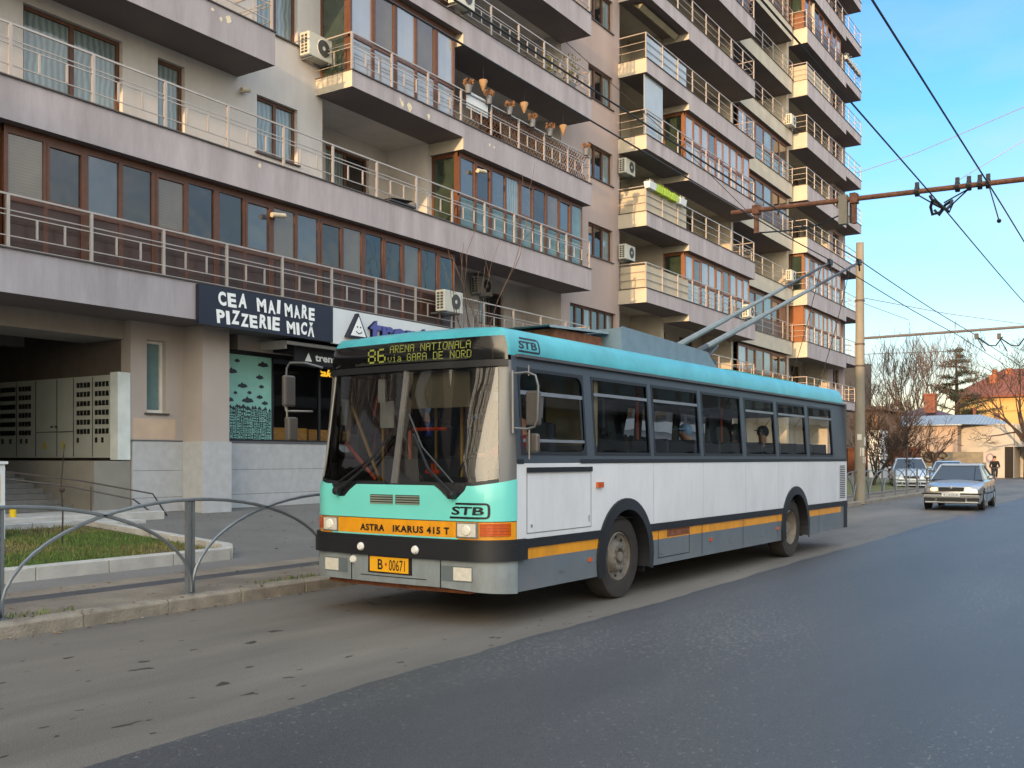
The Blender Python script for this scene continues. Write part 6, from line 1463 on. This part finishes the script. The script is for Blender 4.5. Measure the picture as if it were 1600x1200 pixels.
bare_tree(1412, 752, 600, 70, 'bare_tree', 'dark bare tree left of the metal roofed house', 18, 7, 5, .16, .4, .1, mn=.010, wd=1.6, th=.3, L0=.26)
bare_tree(1365, 770, 610, 52, 'bare_shrub', 'dark tangled bush leaning right beside the mast', 31, 9, 5, .1, .42, .12, lean=.45, mn=.012, wd=1.3, th=.15, L0=.25)
bare_tree(1400, 768, 640, 56, 'bare_shrub', 'dark spreading bush behind the arched railing', 44, 8, 5, .1, .5, .1, mn=.012, wd=1.6, th=.2, L0=.24)
bare_tree(1459, 748, 668, 78, 'bare_tree', 'small forked tree in front of the board fence', 3, 5, 4, .14, .4, .12, mn=.012, wd=1.6, th=.4, L0=.3)
bare_tree(1604, 752, 530, 84, 'bare_tree', 'dark bare tree at the right edge in front of the yellow house', 9, 8, 6, .22, .4, .12, mn=.010, wd=1.5, th=.32, L0=.25)
bare_tree(1578, 752, 690, 95, 'bare_shrub', 'little bare bush near the porch of the off-white building', 6, 5, 3, .06, .4, .1, mn=.012)
# conifer
g = on_y(1494, 748, 112); t = on_y(1494, 548, 112); H = t.z; e = empty('conifer_tree', (g.x, 112, 0), 0, 'dark ragged pine rising beside the red roofed house', 'tree')
mb = MB(); mb.tube([(0, 0, 0), (.1, 0, H*.5), (0, 0, H*.97)], [.35, .25, .06], 8); mb.build('trunk', M_barkd, e)
random.seed(14); M_needle = mat('needles', '#2b3526', .9, var=.35, vscale=1.2); mb = MB()
z = H*.42
while z < H:
    f = 1-(z/H); rad = H*(.1+.42*f) if z < H*.9 else H*.07
    for k in range(random.randint(3, 5)):
        a = random.uniform(0, 6.28); L = rad*random.uniform(.35, 1.05); tip = Vector((math.cos(a)*L, math.sin(a)*L, z+random.uniform(-.1, .35)*L))
        mb.tube([(0, 0, z), tuple(tip)], [.07, .02], 4, 1)
        for q in range(int(6+L*3.4)):
            c = Vector((0, 0, z)).lerp(tip, random.uniform(.4, 1.08)); cr = random.uniform(.25, .6)
            for _ in range(26):
                o_ = Vector((random.gauss(0, 1), random.gauss(0, 1), random.gauss(0, .5)))*cr*.55; w_ = random.uniform(.06, .16); d1 = Vector((random.gauss(0, 1), random.gauss(0, 1), random.gauss(0, 1))).normalized()*w_; d2 = Vector((random.gauss(0, 1), random.gauss(0, 1), random.gauss(0, 1))).normalized()*w_
                mb.poly([c+o_, c+o_+d1, c+o_+d2], 0)
    z += H*random.uniform(.03, .055)
mb.build('crown', [M_needle, M_barkd], e, recalc=False)
# lamp posts by the parked cars
for px_, l in ((1417, 'thin dark lamp post rising over the pale parked car'),):
    g = on_z(px_, 765, 0); H = 4.2; e = empty('street_lamp', (g.x, g.y, 0), 0, l, 'street lamp'); mb = MB(); mb.tube([(0, 0, 0), (0, 0, H)], .045, 6); mb.build('pole', M_flash, e); mb = MB(); mb.lathe([(0, 0), (.12, .05), (.16, .3), (0, .4)], (0, 0, H), 'z', 8); mb.build('lamp_head', M_flash, e)
# rear grass verge, far kerbs, houses across the street (seen in the glass, and shading the road)
mb = MB(); mb.quad((-10.6, 38, .155), (-10.6, 62, .155), (-18, 62, .6), (-18, 38, .6)); tag(mb.build('verge', mat('verge_green', '#5c6138', .95, var=.4, vscale=3)), kind='structure')
def plainblock(name, x0, x1, y0, y1, h, label, ax='x', colr='#a08f7c'):
    e = empty(name, ((x0+x1)/2, (y0+y1)/2, 0), 0, label, 'building'); cx_, cy_ = (x0+x1)/2, (y0+y1)/2
    mb = MB(); mb.box(x0-cx_, x1-cx_, y0-cy_, y1-cy_, 0, h); mb.build('wall', mat('wall_'+colr[1:], colr, .9, var=.08, vscale=.4), e)
    wn = MB(); bl = MB()
    nfl = int(h//2.9)
    for k in range(nfl):
        z = .9+2.9*k
        if ax == 'x':
            y = y0+1.5
            while y < y1-2: wn.box(x0-cx_-.03, x0-cx_+.01, y-cy_, y+1.6-cy_, z, z+1.4); y += 3.2
            bl.box(x0-cx_-1.1, x0-cx_, y0+3-cy_, y1-3-cy_, z-1.0 if k else z-.9, z-.15)
        else:
            x = x0+1.5
            while x < x1-2: wn.box(x-cx_, x+1.6-cx_, y1-cy_-.01, y1-cy_+.03, z, z+1.4); x += 3.2
    wn.build('windows', P_dark, e)
    if ax == 'x': bl.build('balconies', M_white, e)
    return e
plainblock('apartment_building', -15, 13, -62, -48, 13.4, 'low block closing the street behind the photographer', 'y')
nb = empty('apartment_building', (-24, -36, 0), 0, 'neighbouring tall block on the same side of the street, seen only in the windscreen', 'building')
mb = MB(); mb.box(-8, 7.5, -28, 26, 0, 27); mb.build('wall', mat('wall_dusk', '#5d5854', .9, var=.08), nb)
wn = MB()
for k in range(9):
    for j in range(15): wn.box(7.49, 7.54, -26+3.4*j, -23.6+3.4*j, 1+2.9*k, 2.8+2.9*k)
wn.build('windows', P_sky, nb)
plainblock('apartment_building', 25, 38, 6, 190, 13, 'long balconied block across the street, outside the photo to the right', 'x', '#6b655e')

# small balcony clutter
random.seed(77)
def leafy(name, loc, r_, h, n, m, label, cat, group=None):
    e = empty(name, loc, 0, label, cat, group); mb = MB(); mb.lathe([(0, 0), (r_*.5, 0), (r_*.65, h*.3), (r_*.55, h*.3), (0, h*.25)], (0, 0, 0), 'z', 10); mb.build('pot', M_pot, e, smooth=True)
    mb = MB()
    for _ in range(n):
        a = random.uniform(0, 6.28); q = r_*math.sqrt(random.random()); z = h*random.uniform(.3, 1); x_, y_ = q*math.cos(a), q*math.sin(a); w_ = .05
        mb.poly([(x_, y_, z), (x_+random.uniform(-w_, w_), y_+w_, z+random.uniform(-w_, w_)), (x_+w_, y_, z+random.uniform(0, w_*1.6))])
    mb.build('plant', m, e); return e
M_leaf = mat('leaf_olive', '#5d6130', .8, var=.4, vscale=14)
v = on_x(893, 115, XF-.3); leafy('potted_plant', (XF-.35, v.y, ZK(3)+.03), .3, 1.25, 240, M_leaf, 'bushy olive green plant at the right end of the open upper balcony', 'plant')
v = on_x(880, 95, XF-.3); leafy('potted_plant', (XF-.4, v.y-.6, ZK(3)+.03), .22, .95, 140, M_leaf, 'smaller green plant left of the bushy one on the upper balcony', 'plant')
for i, y in enumerate((61.2, 61.9, 62.6, 63.3, 64.0)):
    e = empty('flower_box', (XF-.1, y, ZK(7)+.86), 0, ['flower box with pale blue blooms, %s' % w_ for w_ in ('left end of the row at the far right corner', 'second in the row at the far right corner', 'middle of the row at the far right corner', 'fourth in the row at the far right corner', 'right end of the row by the sky')][i], 'flower box', 'pale flower boxes on the far right balcony')
    mb = MB(); mb.box(-.1, .1, -.28, .28, 0, .2); mb.build('box', M_conc, e); mb = MB()
    for k in range(40): y_ = random.uniform(-.28, .28); x_ = random.uniform(-.12, .12); z = random.uniform(.2, .38); mb.poly([(x_, y_, z), (x_+.06, y_, z+.04), (x_, y_+.07, z+.06)])
    mb.build('plant', mat('bloom_pale', '#b7c6c4', .8, var=.3, vscale=20), e)
mb = MB(); mb.tube([(XF-.3, 54.9, ZK(7)+.03), (XF-.3, 54.9, ZK(7)+1.9)], .11, 8); o = mb.build('rolled_cloth', M_sheet); tag(o, 'tall pale rolled cloth standing on a high balcony of the far right stack', 'cloth')
v = on_x(628, 322, XF); mb = MB(); mb.box(XF-.35, XF+.05, v.y-.5, v.y+.5, ZK(1)+.05, ZK(1)+.09); mb.quad((XF-.3, v.y-.5, ZK(1)+.1), (XF+.06, v.y-.45, ZK(1)+.12), (XF+.06, v.y+.4, ZK(1)+.22), (XF-.3, v.y+.5, ZK(1)+.2)); o = mb.build('folded_board', mat('board_dark', '#2b2d30', .5)); tag(o, 'dark folded board lying behind the railing of the second balcony', 'board')
